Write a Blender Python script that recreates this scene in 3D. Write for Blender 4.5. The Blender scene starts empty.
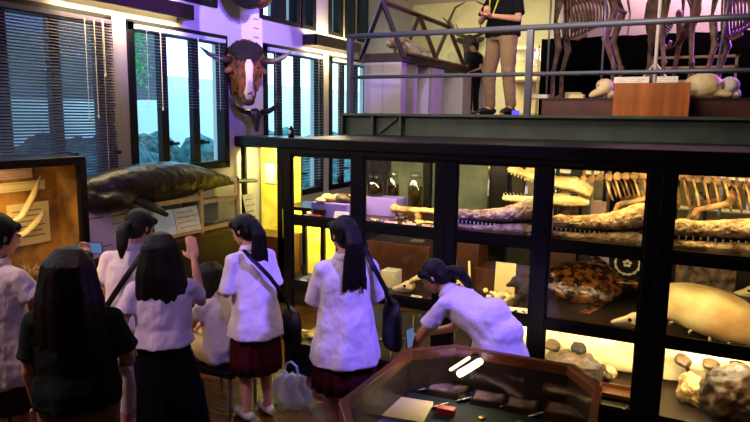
import bpy, bmesh, math, random
from mathutils import Vector, Matrix, Euler, noise
random.seed(7)
PI = math.pi
COL = bpy.context.scene.collection
SC = bpy.context.scene
# ------------------------------------------------------------------ camera numbers
FPX = 636.72
YAW, PITCH, ROLL = [math.radians(a) for a in (26.549, 8.421, .732)]
CAM = Vector((0, 0, 2.25))
FW = Vector((-math.sin(YAW)*math.cos(PITCH), math.cos(YAW)*math.cos(PITCH), -math.sin(PITCH)))
RT0 = Vector((math.cos(YAW), math.sin(YAW), 0))
DN0 = FW.cross(RT0)
RT = (math.cos(ROLL)*RT0 - math.sin(ROLL)*DN0).normalized()
DN = FW.cross(RT)

def at(x, y, X=None, Y=None, Z=None):
    """point of the room seen at a pixel, on a wall / facade / table plane"""
    v = FW + RT*((x-375)/FPX) + DN*((y-211)/FPX)
    t = X/v.x if X is not None else (Y/v.y if Y is not None else (Z-CAM.z)/v.z)
    return CAM + v*t

def px(p):
    v = Vector(p)-CAM; z = v.dot(FW)
    return 375+FPX*v.dot(RT)/z, 211+FPX*v.dot(DN)/z

def xat(x, Y, z):
    """X of the point at depth Y and height z that stands in picture column x"""
    X = at(x, 200, Y=Y).x
    for _ in range(3):
        X = at(x, px((X, Y, z))[1], Y=Y).x
    return X

# ------------------------------------------------------------------ materials
def lin(c):
    return tuple((v/255/12.92 if v/255 <= .04045 else ((v/255+.055)/1.055)**2.4) for v in c)

def mat(name, c, rough=.5, metal=0., c2=None, nscale=6., bump=0., bscale=20., emit=None, estr=0., stretch=None, spec=None, kind='noise', detail=4., lo=.35, hi=.65, sheen=0):
    m = bpy.data.materials.new(name); m.use_nodes = True
    N = m.node_tree.nodes; L = m.node_tree.links
    b = N['Principled BSDF']
    b.inputs['Base Color'].default_value = (*lin(c), 1)
    b.inputs['Roughness'].default_value = rough
    if name == 'clear_plastic_bag': b.inputs['Alpha'].default_value = .5
    b.inputs['Metallic'].default_value = metal
    if spec is not None: b.inputs['Specular IOR Level'].default_value = spec
    if emit: 
        b.inputs['Emission Color'].default_value = (*lin(emit), 1); b.inputs['Emission Strength'].default_value = estr
    tc = N.new('ShaderNodeTexCoord'); mp = N.new('ShaderNodeMapping')
    L.new(tc.outputs['Object'], mp.inputs[0])
    if stretch: mp.inputs['Scale'].default_value = stretch
    if c2:
        if kind == 'voronoi':
            t = N.new('ShaderNodeTexVoronoi'); t.feature = 'DISTANCE_TO_EDGE'; out = t.outputs['Distance']
        elif kind == 'wave':
            t = N.new('ShaderNodeTexWave'); t.inputs['Distortion'].default_value = 3; out = t.outputs['Fac']
        else:
            t = N.new('ShaderNodeTexNoise'); t.inputs['Detail'].default_value = detail; out = t.outputs['Fac']
        t.inputs['Scale'].default_value = nscale
        L.new(mp.outputs[0], t.inputs['Vector'])
        r = N.new('ShaderNodeValToRGB'); r.color_ramp.elements[0].position = lo; r.color_ramp.elements[1].position = hi
        r.color_ramp.elements[0].color = (*lin(c), 1); r.color_ramp.elements[1].color = (*lin(c2), 1)
        L.new(out, r.inputs[0]); L.new(r.outputs[0], b.inputs['Base Color'])
    if bump:
        t = N.new('ShaderNodeTexNoise'); t.inputs['Scale'].default_value = bscale; t.inputs['Detail'].default_value = 5
        L.new(mp.outputs[0], t.inputs['Vector'])
        bn = N.new('ShaderNodeBump'); bn.inputs['Strength'].default_value = bump; bn.inputs['Distance'].default_value = .045 if 'shirt' in name or 'cloth' in name else .02
        L.new(t.outputs['Fac'], bn.inputs['Height']); L.new(bn.outputs[0], b.inputs['Normal'])
    return m

def glass(name, tint=(.96, .97, .97), refl=.5, rough=0.02):
    m = bpy.data.materials.new(name); m.use_nodes = True
    N = m.node_tree.nodes; L = m.node_tree.links; N.clear()
    o = N.new('ShaderNodeOutputMaterial'); mx = N.new('ShaderNodeMixShader')
    t = N.new('ShaderNodeBsdfTransparent'); g = N.new('ShaderNodeBsdfGlossy'); lw = N.new('ShaderNodeLayerWeight'); lw.inputs['Blend'].default_value = .5
    pw = N.new('ShaderNodeMath'); pw.operation = 'POWER'; pw.inputs[1].default_value = 5; ad = N.new('ShaderNodeMath'); ad.operation = 'MULTIPLY_ADD'; ad.inputs[1].default_value = .94; ad.inputs[2].default_value = .035
    L.new(lw.outputs['Facing'], pw.inputs[0]); L.new(pw.outputs[0], ad.inputs[0])
    mu = N.new('ShaderNodeMath'); mu.operation = 'MULTIPLY'; mu.inputs[1].default_value = refl
    t.inputs[0].default_value = (*tint, 1); g.inputs['Roughness'].default_value = rough
    L.new(ad.outputs[0], mu.inputs[0]); L.new(mu.outputs[0], mx.inputs[0]); L.new(t.outputs[0], mx.inputs[1]); L.new(g.outputs[0], mx.inputs[2])
    L.new(mx.outputs[0], o.inputs[0]); return m

def emis(name, c, s):
    m = bpy.data.materials.new(name); m.use_nodes = True
    N = m.node_tree.nodes; L = m.node_tree.links; N.clear()
    o = N.new('ShaderNodeOutputMaterial'); e = N.new('ShaderNodeEmission'); e.inputs[0].default_value = (*lin(c), 1); e.inputs[1].default_value = s
    L.new(e.outputs[0], o.inputs[0]); return m

M = dict(
 plaster=mat('plaster', (184, 176, 172), .85, bump=.08, bscale=60),
 cream_wall=mat('cream_wall', (214, 205, 160), .85, c2=(196, 186, 140), nscale=2),
 dark_wall=mat('dark_wall', (50, 46, 44), .9),
 floor=mat('floor_wood', (92, 52, 22), .22, c2=(58, 32, 14), nscale=3, stretch=(1.2, 9, 1), bump=.12, bscale=8),
 ceil=mat('ceiling_paint', (190, 180, 180), .9),
 steel=mat('painted_steel', (84, 98, 84), .45, c2=(72, 84, 74), nscale=4),
 rail=mat('rail_paint', (88, 90, 100), .35, metal=.2),
 black=mat('black_lacquer', (7, 6, 6), .34, spec=.35, bump=.03, bscale=10),
 blackmat=mat('black_paint', (8, 8, 9), .7, spec=.25),
 frame=mat('window_frame', (10, 8, 11), .6, spec=.25),
 blind=mat('blind_slat', (96, 86, 112), .5),
 blind2=mat('blind_slat_pale', (176, 184, 196), .5),
 cordm=mat('blind_cord', (226, 220, 190), .6),
 wood=mat('brown_wood', (96, 50, 24), .4, c2=(62, 32, 16), nscale=3, stretch=(1, 8, 1.5)),
 darkwood=mat('dark_wood', (44, 25, 16), .4, c2=(28, 16, 10), nscale=3, stretch=(1, 6, 1)),
 shelfwood=mat('shelf_wood', (46, 30, 20), .35, c2=(30, 19, 13), nscale=3, stretch=(1, 6, 1)),
 orangewood=mat('orange_wood', (178, 100, 26), .4, c2=(140, 74, 16), nscale=2.5, stretch=(6, 1, .5)),
 redwood=mat('red_wood', (88, 38, 20), .45, c2=(60, 24, 14), nscale=3),
 creamwood=mat('cream_wood', (196, 172, 128), .5, c2=(172, 146, 100), nscale=4, stretch=(1, 6, 1)),
 white=mat('white_board', (232, 226, 214), .6),
 plinth=mat('plinth_paint', (200, 192, 190), .6),
 violetbox=mat('violet_lit_block', (128, 108, 206), .5),  # purple block paint, with violet light put into the colour
 card=mat('white_card', (236, 230, 210), .7, c2=(216, 208, 184), nscale=30),
 cardgold=mat('cream_card', (236, 214, 150), .7),
 pinkcard=mat('pink_card', (216, 176, 168), .7, c2=(196, 156, 148), nscale=30),
 lavcard=mat('lavender_card', (196, 180, 214), .7),
 print_=mat('print_ink', (96, 86, 84), .8),
 bone=mat('bone', (224, 190, 124), .6, c2=(136, 92, 46), nscale=14, bump=.9, bscale=40),
 bonepale=mat('bone_pale', (240, 222, 168), .55, c2=(214, 180, 116), nscale=5, bump=.2, bscale=30),
 bonegrey=mat('bone_grey', (176, 148, 130), .6, c2=(104, 78, 64), nscale=14, bump=1, bscale=35),
 bonebrown=mat('bone_ochre', (188, 142, 86), .55, c2=(84, 54, 30), nscale=10, bump=.6, bscale=30),
 skelbone=mat('bone_brown', (142, 104, 84), .55, c2=(74, 50, 42), nscale=10, bump=.3, bscale=30),
 tooth=mat('tooth', (240, 226, 190), .4),
 socket=mat('hollow_shade', (26, 16, 10), .9),  # dark colour standing in for the shade inside skull hollows
 dugong=mat('dark_hide', (30, 30, 23), .4, c2=(12, 12, 10), nscale=5, bump=.5, bscale=14),
 hide=mat('orange_hide', (150, 80, 34), .7, c2=(60, 30, 16), nscale=8, bump=.8, bscale=60),
 hidedark=mat('dark_fur', (34, 22, 18), .8, c2=(18, 12, 10), nscale=12, bump=1, bscale=70),
 blaze=mat('pale_fur', (232, 214, 180), .7, bump=.4, bscale=60),
 horn=mat('horn', (52, 42, 36), .35, c2=(26, 22, 20), nscale=10, bump=.2, bscale=30),
 hornpale=mat('pale_horn', (150, 130, 100), .35, c2=(60, 50, 40), nscale=6),
 skin=mat('skin', (214, 160, 128), .55, c2=(202, 146, 116), nscale=8),
 hair=mat('black_hair', (9, 7, 7), .42, c2=(18, 13, 11), nscale=30, stretch=(6, 6, .6), bump=.6, bscale=40, spec=.3),
 hairbrown=mat('dark_brown_hair', (16, 10, 8), .42, c2=(30, 19, 14), nscale=30, stretch=(6, 6, .6), bump=.6, bscale=40, spec=.3),
 shirt=mat('white_shirt', (222, 208, 216), .85, bump=.8, bscale=5, stretch=(1.6, 1.6, .7), spec=.2),
 darkshirt=mat('dark_green_shirt', (27, 34, 33), .9, bump=.6, bscale=5, spec=.15),
 blackshirt=mat('black_shirt', (9, 9, 13), .85, spec=.2, bump=.4, bscale=9),
 maroon=mat('maroon_skirt', (62, 9, 18), .9, spec=.15, bump=.1),
 blackskirt=mat('black_skirt', (6, 5, 6), .95, spec=.1),
 khaki=mat('khaki_cloth', (138, 112, 84), .85, bump=.9, bscale=5, spec=.2),
 beige=mat('beige_cloth', (206, 182, 140), .8, bump=.2, bscale=10),
 bagm=mat('black_bag', (7, 7, 8), .5, spec=.3, bump=.2, bscale=20),
 shoe=mat('dark_shoe', (24, 20, 20), .4),
 whiteshoe=mat('white_shoe', (206, 200, 196), .5),
 plastic=mat('clear_plastic_bag', (190, 196, 206), .25, bump=.6, bscale=14),
 lanyard=mat('yellow_lanyard', (206, 210, 60), .6),
 lips=mat('lips', (170, 92, 84), .5), eyem=mat('eye', (24, 18, 18), .2),
 shell=mat('brown_shell', (24, 12, 7), .16, c2=(104, 58, 26), nscale=16, bump=.5, bscale=24, lo=.42, hi=.62),
 shellpale=mat('pale_shell', (240, 222, 160), .5, c2=(190, 136, 66), nscale=3.2, bump=.15, bscale=20),
 rock=mat('brown_rock', (84, 60, 34), .5, c2=(30, 21, 12), nscale=5, bump=.8, bscale=14),
 mount=mat('mountain_relief', (250, 238, 190), .8, c2=(238, 212, 146), nscale=3, bump=.3, bscale=8),
 curtain=mat('black_curtain', (5, 5, 6), 1, spec=0),
 cyan=mat('outside_wall', (222, 236, 240), .9), greybld=mat('outside_building', (96, 104, 112), .9, c2=(84, 90, 98), nscale=1),
 hedge=mat('hedge_leaves', (62, 124, 128), .9, c2=(14, 52, 58), nscale=9, bump=1, bscale=30),
 leaf=mat('green_leaf', (74, 176, 92), .5), bark=mat('bark', (60, 46, 36), .9),
 glass=glass('case_glass', refl=.7), winglass=glass('window_glass', (.93, .97, 1), .5),
 jar=glass('jar_glass', (.95, .95, .86), 2.2, .06),
 liquid=mat('specimen_liquid', (130, 122, 84), .3), specimen=mat('dark_specimen', (50, 30, 32), .5),
 phone=mat('phone_black', (14, 14, 16), .3), screen=emis('phone_screen', (110, 140, 190), .5),
 red=mat('red_box', (158, 26, 24), .5), green=mat('green_baize', (16, 30, 26), .9),
 lamp=emis('lamp_warm', (255, 226, 160), 9), lampw=emis('lamp_white', (255, 232, 180), 7), lampv=emis('lamp_violet', (70, 60, 255), 2.5),
 metal=mat('grey_metal', (140, 140, 146), .35, metal=.7), brass=mat('brass', (180, 130, 60), .3, metal=.8),
 silverfab=mat('photo_print', (168, 136, 108), .4, c2=(40, 30, 28), nscale=14),
 gold=mat('amber_backing', (206, 150, 68), .8, c2=(120, 80, 30), nscale=4, bump=.3),
 yellow=mat('yellow_backing', (250, 236, 110), .8, c2=(216, 180, 40), nscale=5, detail=8),
)

# ------------------------------------------------------------------ mesh builder
class MB:
    def __init__(s): s.v = []; s.f = []; s.X = Matrix.Identity(4)
    def add(s, vs, fs):
        o = len(s.v); s.v += [s.X @ Vector(v) for v in vs]; s.f += [tuple(i+o for i in f) for f in fs]; return s
    def box(s, x0, x1, y0, y1, z0, z1):
        return s.add([(x, y, z) for x in (x0, x1) for y in (y0, y1) for z in (z0, z1)],
                     [(0, 1, 3, 2), (4, 6, 7, 5), (0, 4, 5, 1), (2, 3, 7, 6), (0, 2, 6, 4), (1, 5, 7, 3)])
    def cbox(s, c, size, rot=(0, 0, 0)):
        old = s.X; s.X = old @ Matrix.Translation(c) @ Euler(rot).to_matrix().to_4x4()
        a, b, d = [q/2 for q in size]; s.box(-a, a, -b, b, -d, d); s.X = old; return s
    def rings(s, R, cap=True):
        n = len(R[0]); vs = [p for r in R for p in r]; fs = []
        for i in range(len(R)-1):
            for j in range(n):
                fs.append((i*n+j, i*n+(j+1) % n, (i+1)*n+(j+1) % n, (i+1)*n+j))
        if cap: fs += [tuple(reversed(range(n))), tuple(range((len(R)-1)*n, len(R)*n))]
        return s.add(vs, fs)
    def loft(s, L, n=20, cap=True, fold=0, folds=8):
        """L: (centre, rx, ry[, tilt about x]) rings lying across z"""
        R = []
        for q in L:
            c, rx, ry = Vector(q[0]), q[1], q[2]; e = Euler(q[3] if len(q) > 3 else (0, 0, 0)).to_matrix()
            k = q[4] if len(q) > 4 else 0
            R.append([c + e @ Vector((rx*(1+k*math.cos(folds*a))*math.cos(a), ry*(1+k*math.cos(folds*a))*math.sin(a), 0)) for a in [2*PI*j/n for j in range(n)]])
        return s.rings(R, cap)
    def tube(s, pts, rad, n=8, flat=1.0):
        pts = [Vector(p) for p in pts]; rad = rad if isinstance(rad, (list, tuple)) else [rad]*len(pts)
        R = []; up = Vector((0, 0, 1)); prev = None
        for i, p in enumerate(pts):
            d = (pts[min(i+1, len(pts)-1)]-pts[max(i-1, 0)]).normalized()
            if prev is None:
                a = d.cross(up) if abs(d.z) < .95 else d.cross(Vector((1, 0, 0)))
            else: a = prev - d*prev.dot(d)
            a.normalize(); prev = a; b = d.cross(a)
            R.append([p + (a*math.cos(t) + b*flat*math.sin(t))*rad[i] for t in [2*PI*j/n for j in range(n)]])
        return s.rings(R)
    def cap(s, p, q, r1, r2=None, n=10):
        """tapered capsule"""
        p, q = Vector(p), Vector(q); r2 = r1 if r2 is None else r2; d = (q-p)
        if d.length < 1e-6: return s.ball(p, r1)
        d.normalize()
        P = []; Rr = []
        for k in (-.95, -.6, 0): P.append(p + d*r1*k); Rr.append(r1*math.sqrt(1-k*k))
        for k in (0, .6, .95): P.append(q + d*r2*k); Rr.append(r2*math.sqrt(1-k*k))
        return s.tube(P, Rr, n)
    def chain(s, pts, rad, n=10):
        for i in range(len(pts)-1): s.cap(pts[i], pts[i+1], rad[i], rad[i+1], n)
        return s
    def ball(s, c, r, rot=(0, 0, 0), n=14, m=9):
        r = (r, r, r) if not isinstance(r, (tuple, list)) else r
        e = Euler(rot).to_matrix(); c = Vector(c)
        vs = [c + e @ Vector((0, 0, -r[2]))]
        for i in range(1, m):
            t = -PI/2+PI*i/m
            for j in range(n):
                a = 2*PI*j/n; vs.append(c + e @ Vector((r[0]*math.cos(t)*math.cos(a), r[1]*math.cos(t)*math.sin(a), r[2]*math.sin(t))))
        vs.append(c + e @ Vector((0, 0, r[2]))); fs = []
        for j in range(n):
            fs.append((0, 1+(j+1) % n, 1+j)); fs.append((len(vs)-1, 1+(m-2)*n+j, 1+(m-2)*n+(j+1) % n))
            for i in range(m-2): fs.append((1+i*n+j, 1+i*n+(j+1) % n, 1+(i+1)*n+(j+1) % n, 1+(i+1)*n+j))
        return s.add(vs, fs)
    def prism(s, pts, z0, z1):
        n = len(pts)
        return s.add([(x, y, z0) for x, y in pts]+[(x, y, z1) for x, y in pts],
                     [tuple(reversed(range(n))), tuple(range(n, 2*n))]+[(i, (i+1) % n, n+(i+1) % n, n+i) for i in range(n)])
    def lathe(s, c, prof, n=18):
        c = Vector(c); return s.rings([[c+Vector((r*math.cos(2*PI*j/n), r*math.sin(2*PI*j/n), z)) for j in range(n)] for r, z in prof])
    def build(s, name, m, parent=None, smooth=False, local=False, voxel=0, disp=0, dsize=.1, bevel=0, sm=0):
        me = bpy.data.meshes.new(name); o = bpy.data.objects.new(name, me); COL.objects.link(o)
        V = s.v
        if parent is None:
            lo = Vector([min(p[i] for p in V) for i in range(3)]); hi = Vector([max(p[i] for p in V) for i in range(3)])
            org = Vector(((lo.x+hi.x)/2, (lo.y+hi.y)/2, lo.z)); o.location = org; V = [p-org for p in V]
        else:
            o.parent = parent
            if not local:
                W = world(parent).inverted(); V = [W @ p for p in V]
        me.from_pydata([tuple(p) for p in V], [], s.f)
        if isinstance(m, str): m = M[m]
        me.materials.append(m)
        bm = bmesh.new(); bm.from_mesh(me); bmesh.ops.recalc_face_normals(bm, faces=bm.faces); bm.to_mesh(me); bm.free()
        if smooth:
            for p in me.polygons: p.use_smooth = True
        if voxel:
            r = o.modifiers.new('r', 'REMESH'); r.mode = 'VOXEL'; r.voxel_size = voxel; r.use_smooth_shade = True
            w = o.modifiers.new('s', 'SMOOTH'); w.iterations = sm or 4; w.factor = .5
        if disp:
            t = bpy.data.textures.new(name+'_tex', 'CLOUDS'); t.noise_scale = dsize; t.noise_depth = 3
            d = o.modifiers.new('d', 'DISPLACE'); d.texture = t; d.strength = disp; d.texture_coords = 'GLOBAL'
        if bevel:
            b = o.modifiers.new('b', 'BEVEL'); b.width = bevel; b.segments = 2; b.limit_method = 'ANGLE'
        return o

def world(o):
    m = Matrix.Translation(o.location) @ o.rotation_euler.to_matrix().to_4x4() @ Matrix.Diagonal((*o.scale, 1))
    return world(o.parent) @ m if o.parent else m

def tag(o, label, cat, group=None, kind=None):
    o['label'] = label; o['category'] = cat
    if group: o['group'] = group
    if kind: o['kind'] = kind
    return o
def thing(name, label, cat, loc=(0, 0, 0), rz=0, group=None, rot=None):
    o = bpy.data.objects.new(name, None); COL.objects.link(o); o.location = loc
    o.rotation_euler = rot if rot else (0, 0, rz); o.empty_display_size = .1
    return tag(o, label, cat, group)
def struct(mb, name, m, label=None, **k):
    o = mb.build(name, m, **k); o['kind'] = 'structure'
    if label: o['label'] = label
    return o
def dup(o, parent=None):
    c = o.copy(); COL.objects.link(c); c.parent = parent
    for ch in list(o.children): dup(ch, c)
    return c
def B(*a): return MB().box(*a)
def area(name, loc, target, size, power, color, spread=PI, sy=None):
    l = bpy.data.lights.new(name, 'AREA'); l.energy = power; l.color = color; l.size = size; l.spread = spread
    if sy: l.shape = 'RECTANGLE'; l.size_y = sy
    o = bpy.data.objects.new(name, l); COL.objects.link(o); o.location = loc
    o.rotation_euler = (Vector(target)-Vector(loc)).to_track_quat('-Z', 'Y').to_euler(); return o
def spot(name, loc, target, power, color, angle=60, blend=.5, r=.05):
    l = bpy.data.lights.new(name, 'SPOT'); l.energy = power; l.color = color; l.spot_size = math.radians(angle); l.spot_blend = blend; l.shadow_soft_size = r
    o = bpy.data.objects.new(name, l); COL.objects.link(o); o.location = loc
    o.rotation_euler = (Vector(target)-Vector(loc)).to_track_quat('-Z', 'Y').to_euler(); return o

# ================================================================== ROOM
CEIL = 4.35
MZ = 2.28           # upper floor level
XW = -5.0
struct(B(-5.2, 6, -3, 12, -.1, 0), 'floor', 'floor')
struct(B(-5.2, 6, -3, 12, CEIL, CEIL+.1), 'ceiling', 'ceil')
struct(B(-5.2, 6, 11.5, 11.7, MZ, CEIL), 'wall_back', 'cream_wall')
struct(B(-5.2, 6, 9.6, 9.8, 0, MZ-.16), 'wall_under_gallery', 'dark_wall')
struct(B(5.8, 6, -3, 12, 0, CEIL), 'wall_right', 'dark_wall')
struct(B(-5.2, 6, -3.2, -3, 0, CEIL), 'wall_front', 'dark_wall')
# wall with openings
openings = [(1.0, 4.37, 1.6, 3.14), (4.61, 6.03, 1.66, 3.14), (6.79, 8.19, 1.15, 3.14), (8.43, 9.75, 1.15, 3.14)]
small = [(1.1, 1.7), (1.95, 2.5), (2.75, 3.3), (3.6, 4.1), (4.4, 5.0), (5.3, 5.87), (6.7, 7.15), (7.2, 7.57), (7.66, 7.98), (8.4, 8.76), (8.9, 9.15), (9.3, 9.6)]
wl = MB(); ys = -3.0
for (y0, y1, z0, z1) in openings:
    wl.box(-5.2, XW, ys, y0, 0, 3.3); wl.box(-5.2, XW, y0, y1, 0, z0); wl.box(-5.2, XW, y0, y1, z1, 3.3); ys = y1
wl.box(-5.2, XW, ys, 12, 0, 3.3)
wl.box(-5.2, XW, -3, 12, 3.3, 3.47); ys = -3.0
for (y0, y1) in small:
    wl.box(-5.2, XW, ys, y0, 3.47, CEIL); ys = y1
wl.box(-5.2, XW, ys, 12, 3.47, CEIL)
struct(wl, 'wall_left', 'plaster')
struct(B(XW, XW+.02, -3, 12, 0, .1), 'baseboard_left', 'darkwood')

def window(k, y0, y1, z0, z1, mull, closed):
    w = bpy.data.objects.new(f'window_{k}', None); COL.objects.link(w); w.location = (XW, (y0+y1)/2, z0); w['kind'] = 'structure'
    f = MB(); t = .055
    f.box(XW-.1, XW+.02, y0-.03, y1+.03, z0-.03, z0+t); f.box(XW-.1, XW+.02, y0-.03, y1+.03, z1-t-.03, z1+.02)
    f.box(XW-.1, XW+.02, y0-.03, y0+t, z0, z1); f.box(XW-.1, XW+.02, y1-t, y1+.03, z0, z1)
    f.build('frame', 'frame', w, bevel=.004)
    for m_ in mull:
        B(XW-.075, XW-.01, m_-.05, m_+.05, z0, z1).build('mullion', 'frame', w)
        MB().cbox((XW+.03, m_+.09, z0+.28), (.04, .09, .03)).box(XW+.0, XW+.03, m_+.04, m_+.07, z0+.26, z0+.31).build('latch', 'frame', w)
    B(XW-.07, XW-.062, y0, y1, z0, z1).build('pane', 'winglass', w)
    return w
window(1, 1.0, 4.37, 1.6, 3.14, (1.4, 1.88, 2.36, 2.84, 3.32, 3.8, 4.28), True)
window(2, 4.61, 6.03, 1.66, 3.14, (5.065, 5.54), False)
window(3, 6.79, 8.19, 1.15, 3.14, (7.145, 7.6), False)
window(4, 8.43, 9.75, 1.15, 3.14, (8.85, 9.3), False)
def blind(y0, y1, z0, z1, ang, m, label, pitch=.026, width=.025, cords=()):
    r = thing('venetian_blind', label, 'blind', (XW+.05, (y0+y1)/2, z1), group=None)
    B(XW+.02, XW+.06, y0, y1, z1-.03, z1+.01).build('head_rail', m, r)
    s = MB(); z = z1-.04
    while z > z0:
        s.cbox((XW+.045, (y0+y1)/2, z), (width, y1-y0, .0008), (0, ang, 0)); z -= pitch
    s.build('slats', m, r)
    for y in (y0+.12, y1-.12): MB().tube([(XW+.06, y, z1), (XW+.06, y, z0)], .0022, 4).build('ladder_cord', 'cordm', r)
    for (y, l) in cords:
        q = MB().tube([(XW+.075, y, z1-.01), (XW+.075, y, z1-l)], .004, 5); q.ball((XW+.075, y, z1-l), (.01, .01, .018), n=8, m=5); q.build('pull_cord', 'cordm', r)
    return r
blind(1.0, 4.37, 1.62, 3.1, math.radians(40), 'blind', 'long half-closed grey venetian blind on the window above the amber-lit cabinet', cords=((4.05, .9), (4.15, .88), (4.25, .5)))
blind(4.66, 5.98, 2.3, 3.1, math.radians(4), 'blind2', 'open venetian blind on the window above the dark marine mammal', pitch=.032, width=.016, cords=((4.95, .8), (5.5, .6)))
blind(6.84, 8.14, 1.3, 3.1, math.radians(4), 'blind2', 'open venetian blind on the window beside the mounted bovine head', pitch=.04, width=.014)
blind(8.48, 9.7, 1.3, 3.1, math.radians(4), 'blind2', 'open venetian blind on the window behind the gallery railing post', pitch=.04, width=.014)
for i, (y0, y1) in enumerate(small):
    w = bpy.data.objects.new(f'window_{i+5}', None); COL.objects.link(w); w.location = (XW, (y0+y1)/2, 3.47); w['kind'] = 'structure'
    f = MB().box(XW-.1, XW+.03, y0-.02, y1+.02, 3.45, 3.5).box(XW-.1, XW+.03, y0-.02, y0+.05, 3.5, CEIL).box(XW-.1, XW+.03, y1-.07, y1+.02, 3.5, CEIL)
    f.build('frame', 'frame', w); B(XW-.07, XW-.062, y0, y1, 3.5, CEIL).build('pane', 'winglass', w)

# outside
ob = B(-9.2, -8.8, -6, 30, -1, 2.95); 
struct(ob, 'exterior_wall', 'cyan')
struct(B(-8.3, -7.0, 4.3, 6.95, 2.45, 6), 'exterior_building', 'greybld')
hm = MB()
for i in range(70):
    y = -1+i*.32
    for k in range(2): hm.ball((-7.6+random.uniform(-.4, .4), y+random.uniform(-.2, .2), 1.12+random.uniform(-.1, .2)), (.5, .4, random.uniform(.45, .75)), n=9, m=6)
hm.box(-8, -7.2, -1, 21, -.1, 1.0)
hg = hm.build('hedge', 'hedge', smooth=True, disp=.14, dsize=.12); tag(hg, 'teal hedge growing outside the windows of the side wall', 'hedge', kind='stuff')
tr = thing('garden_tree', 'leafy green tree branch seen through the window above the dark marine mammal', 'tree', (-6.1, 5.55, 0))
MB().tube([(-6.1, 5.3, 0), (-6.12, 5.35, 1.8), (-6.1, 5.66, 3.3), (-6.1, 5.6, 4.2)], [.03, .025, .02, .01], 7).build('trunk', 'bark', tr)
lf = MB()
for i in range(260):
    a = random.uniform(0, 2*PI); h = random.choice((2.75, 2.9, 3.15, 3.35))+random.gauss(0, .06)
    c = Vector((-6.1+random.gauss(0, .1), 5.68+random.gauss(0, .07), h)); e = Euler((random.uniform(-1, 1), random.uniform(-1, 1), a)).to_matrix()
    L_ = .085; lf.add([c, c+e@Vector((.02, L_*.4, .004)), c+e@Vector((0, L_, 0)), c+e@Vector((-.02, L_*.4, .004)), c+e@Vector((0, L_*.45, -.006))], [(0, 1, 4), (1, 2, 4), (2, 3, 4), (3, 0, 4)])
lf.build('foliage', 'leaf', tr)

# wall lamps
def wall_lamp(y0, y1, label):
    r = thing('wall_lamp', label, 'lamp', (XW, (y0+y1)/2, 3.22), group=None)
    s = MB().box(XW+.2, XW+.23, y0, y1, 3.22, 3.37); s.box(XW, XW+.23, y0, y0+.02, 3.22, 3.37).box(XW, XW+.23, y1-.02, y1, 3.22, 3.37)
    s.build('shade', 'darkwood', r, bevel=.004)
    MB().tube([(XW+.09, y0+.05, 3.3), (XW+.09, y1-.05, 3.3)], .014, 8).build('lamp_tube', 'lamp', r)
    B(XW, XW+.04, y0+.1, y1-.1, 3.28, 3.32).build('bracket', 'blackmat', r)
wall_lamp(3.75, 5.28, 'long brown box lamp glowing on the wall over the pier beside the long blind')
wall_lamp(7.68, 9.0, 'long brown box lamp glowing on the wall near the gallery railing')
for (a, b, e) in ((3.75, 5.28, 26), (7.68, 9.0, 30)):
    area('lamp_up', (XW+.1, (a+b)/2, 3.38), (XW+.1, (a+b)/2, 5), .14, e*.4, (1, .78, .38), sy=b-a-.1).rotation_euler = (PI, 0, 0)
    area('lamp_down', (XW+.1, (a+b)/2, 3.21), (XW+.1, (a+b)/2, 0), .14, e, (1, .78, .38), sy=b-a-.1).rotation_euler = (0, 0, 0)
# area rectangles must run along the wall (local y -> world y handled by track quat of a vertical axis)

# ================================================================== GALLERY
struct(B(-3.36, 5.8, 6.1, 11.5, MZ-.16, MZ), 'floor_gallery', 'darkwood')
gb = MB().box(-3.41, 5.8, 5.98, 6.12, MZ-.02, MZ+.005).box(-3.41, 5.8, 5.98, 6.12, 2.03, 2.06).box(-3.41, 5.8, 6.05, 6.07, 2.03, MZ)
gb.box(-3.41, -3.39, 5.98, 6.12, 2.03, MZ)
g_ = struct(gb, 'trim_1', 'steel', 'green-grey painted steel edge beam of the gallery')
for X in (-3.04, -2.72, .6, 2.4):
    q = B(X-.012, X+.012, 5.985, 6.06, 2.05, MZ-.01).build('stiffener', 'steel', g_)
MB().cbox((-2.88, 6.03, 2.165), (.26, .015, .03), (0, -.65, 0)).build('brace', 'steel', g_)
struct(MB().box(-3.42, -3.38, 6.12, 11.5, 2.03, MZ+.005), 'trim_2', 'steel', 'side edge beam of the gallery')
rl = thing('gallery_railing', 'blue-grey painted steel railing with two bars along the gallery edge', 'railing', (-3.34, 6.05, MZ))
YR = 6.05
MB().tube([(-3.36, YR, 3.08), (5.8, YR, 3.08)], .028, 10).build('top_rail', 'rail', rl, smooth=True)
MB().tube([(-3.36, YR, 2.66), (5.8, YR, 2.66)], .02, 10).build('middle_rail', 'rail', rl, smooth=True)
for X in (-3.34, -1.44, .58, 2.5):
    MB().box(X-.03, X+.03, YR-.03, YR+.03, MZ, 3.06).build('post', 'rail', rl, bevel=.005)

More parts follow.
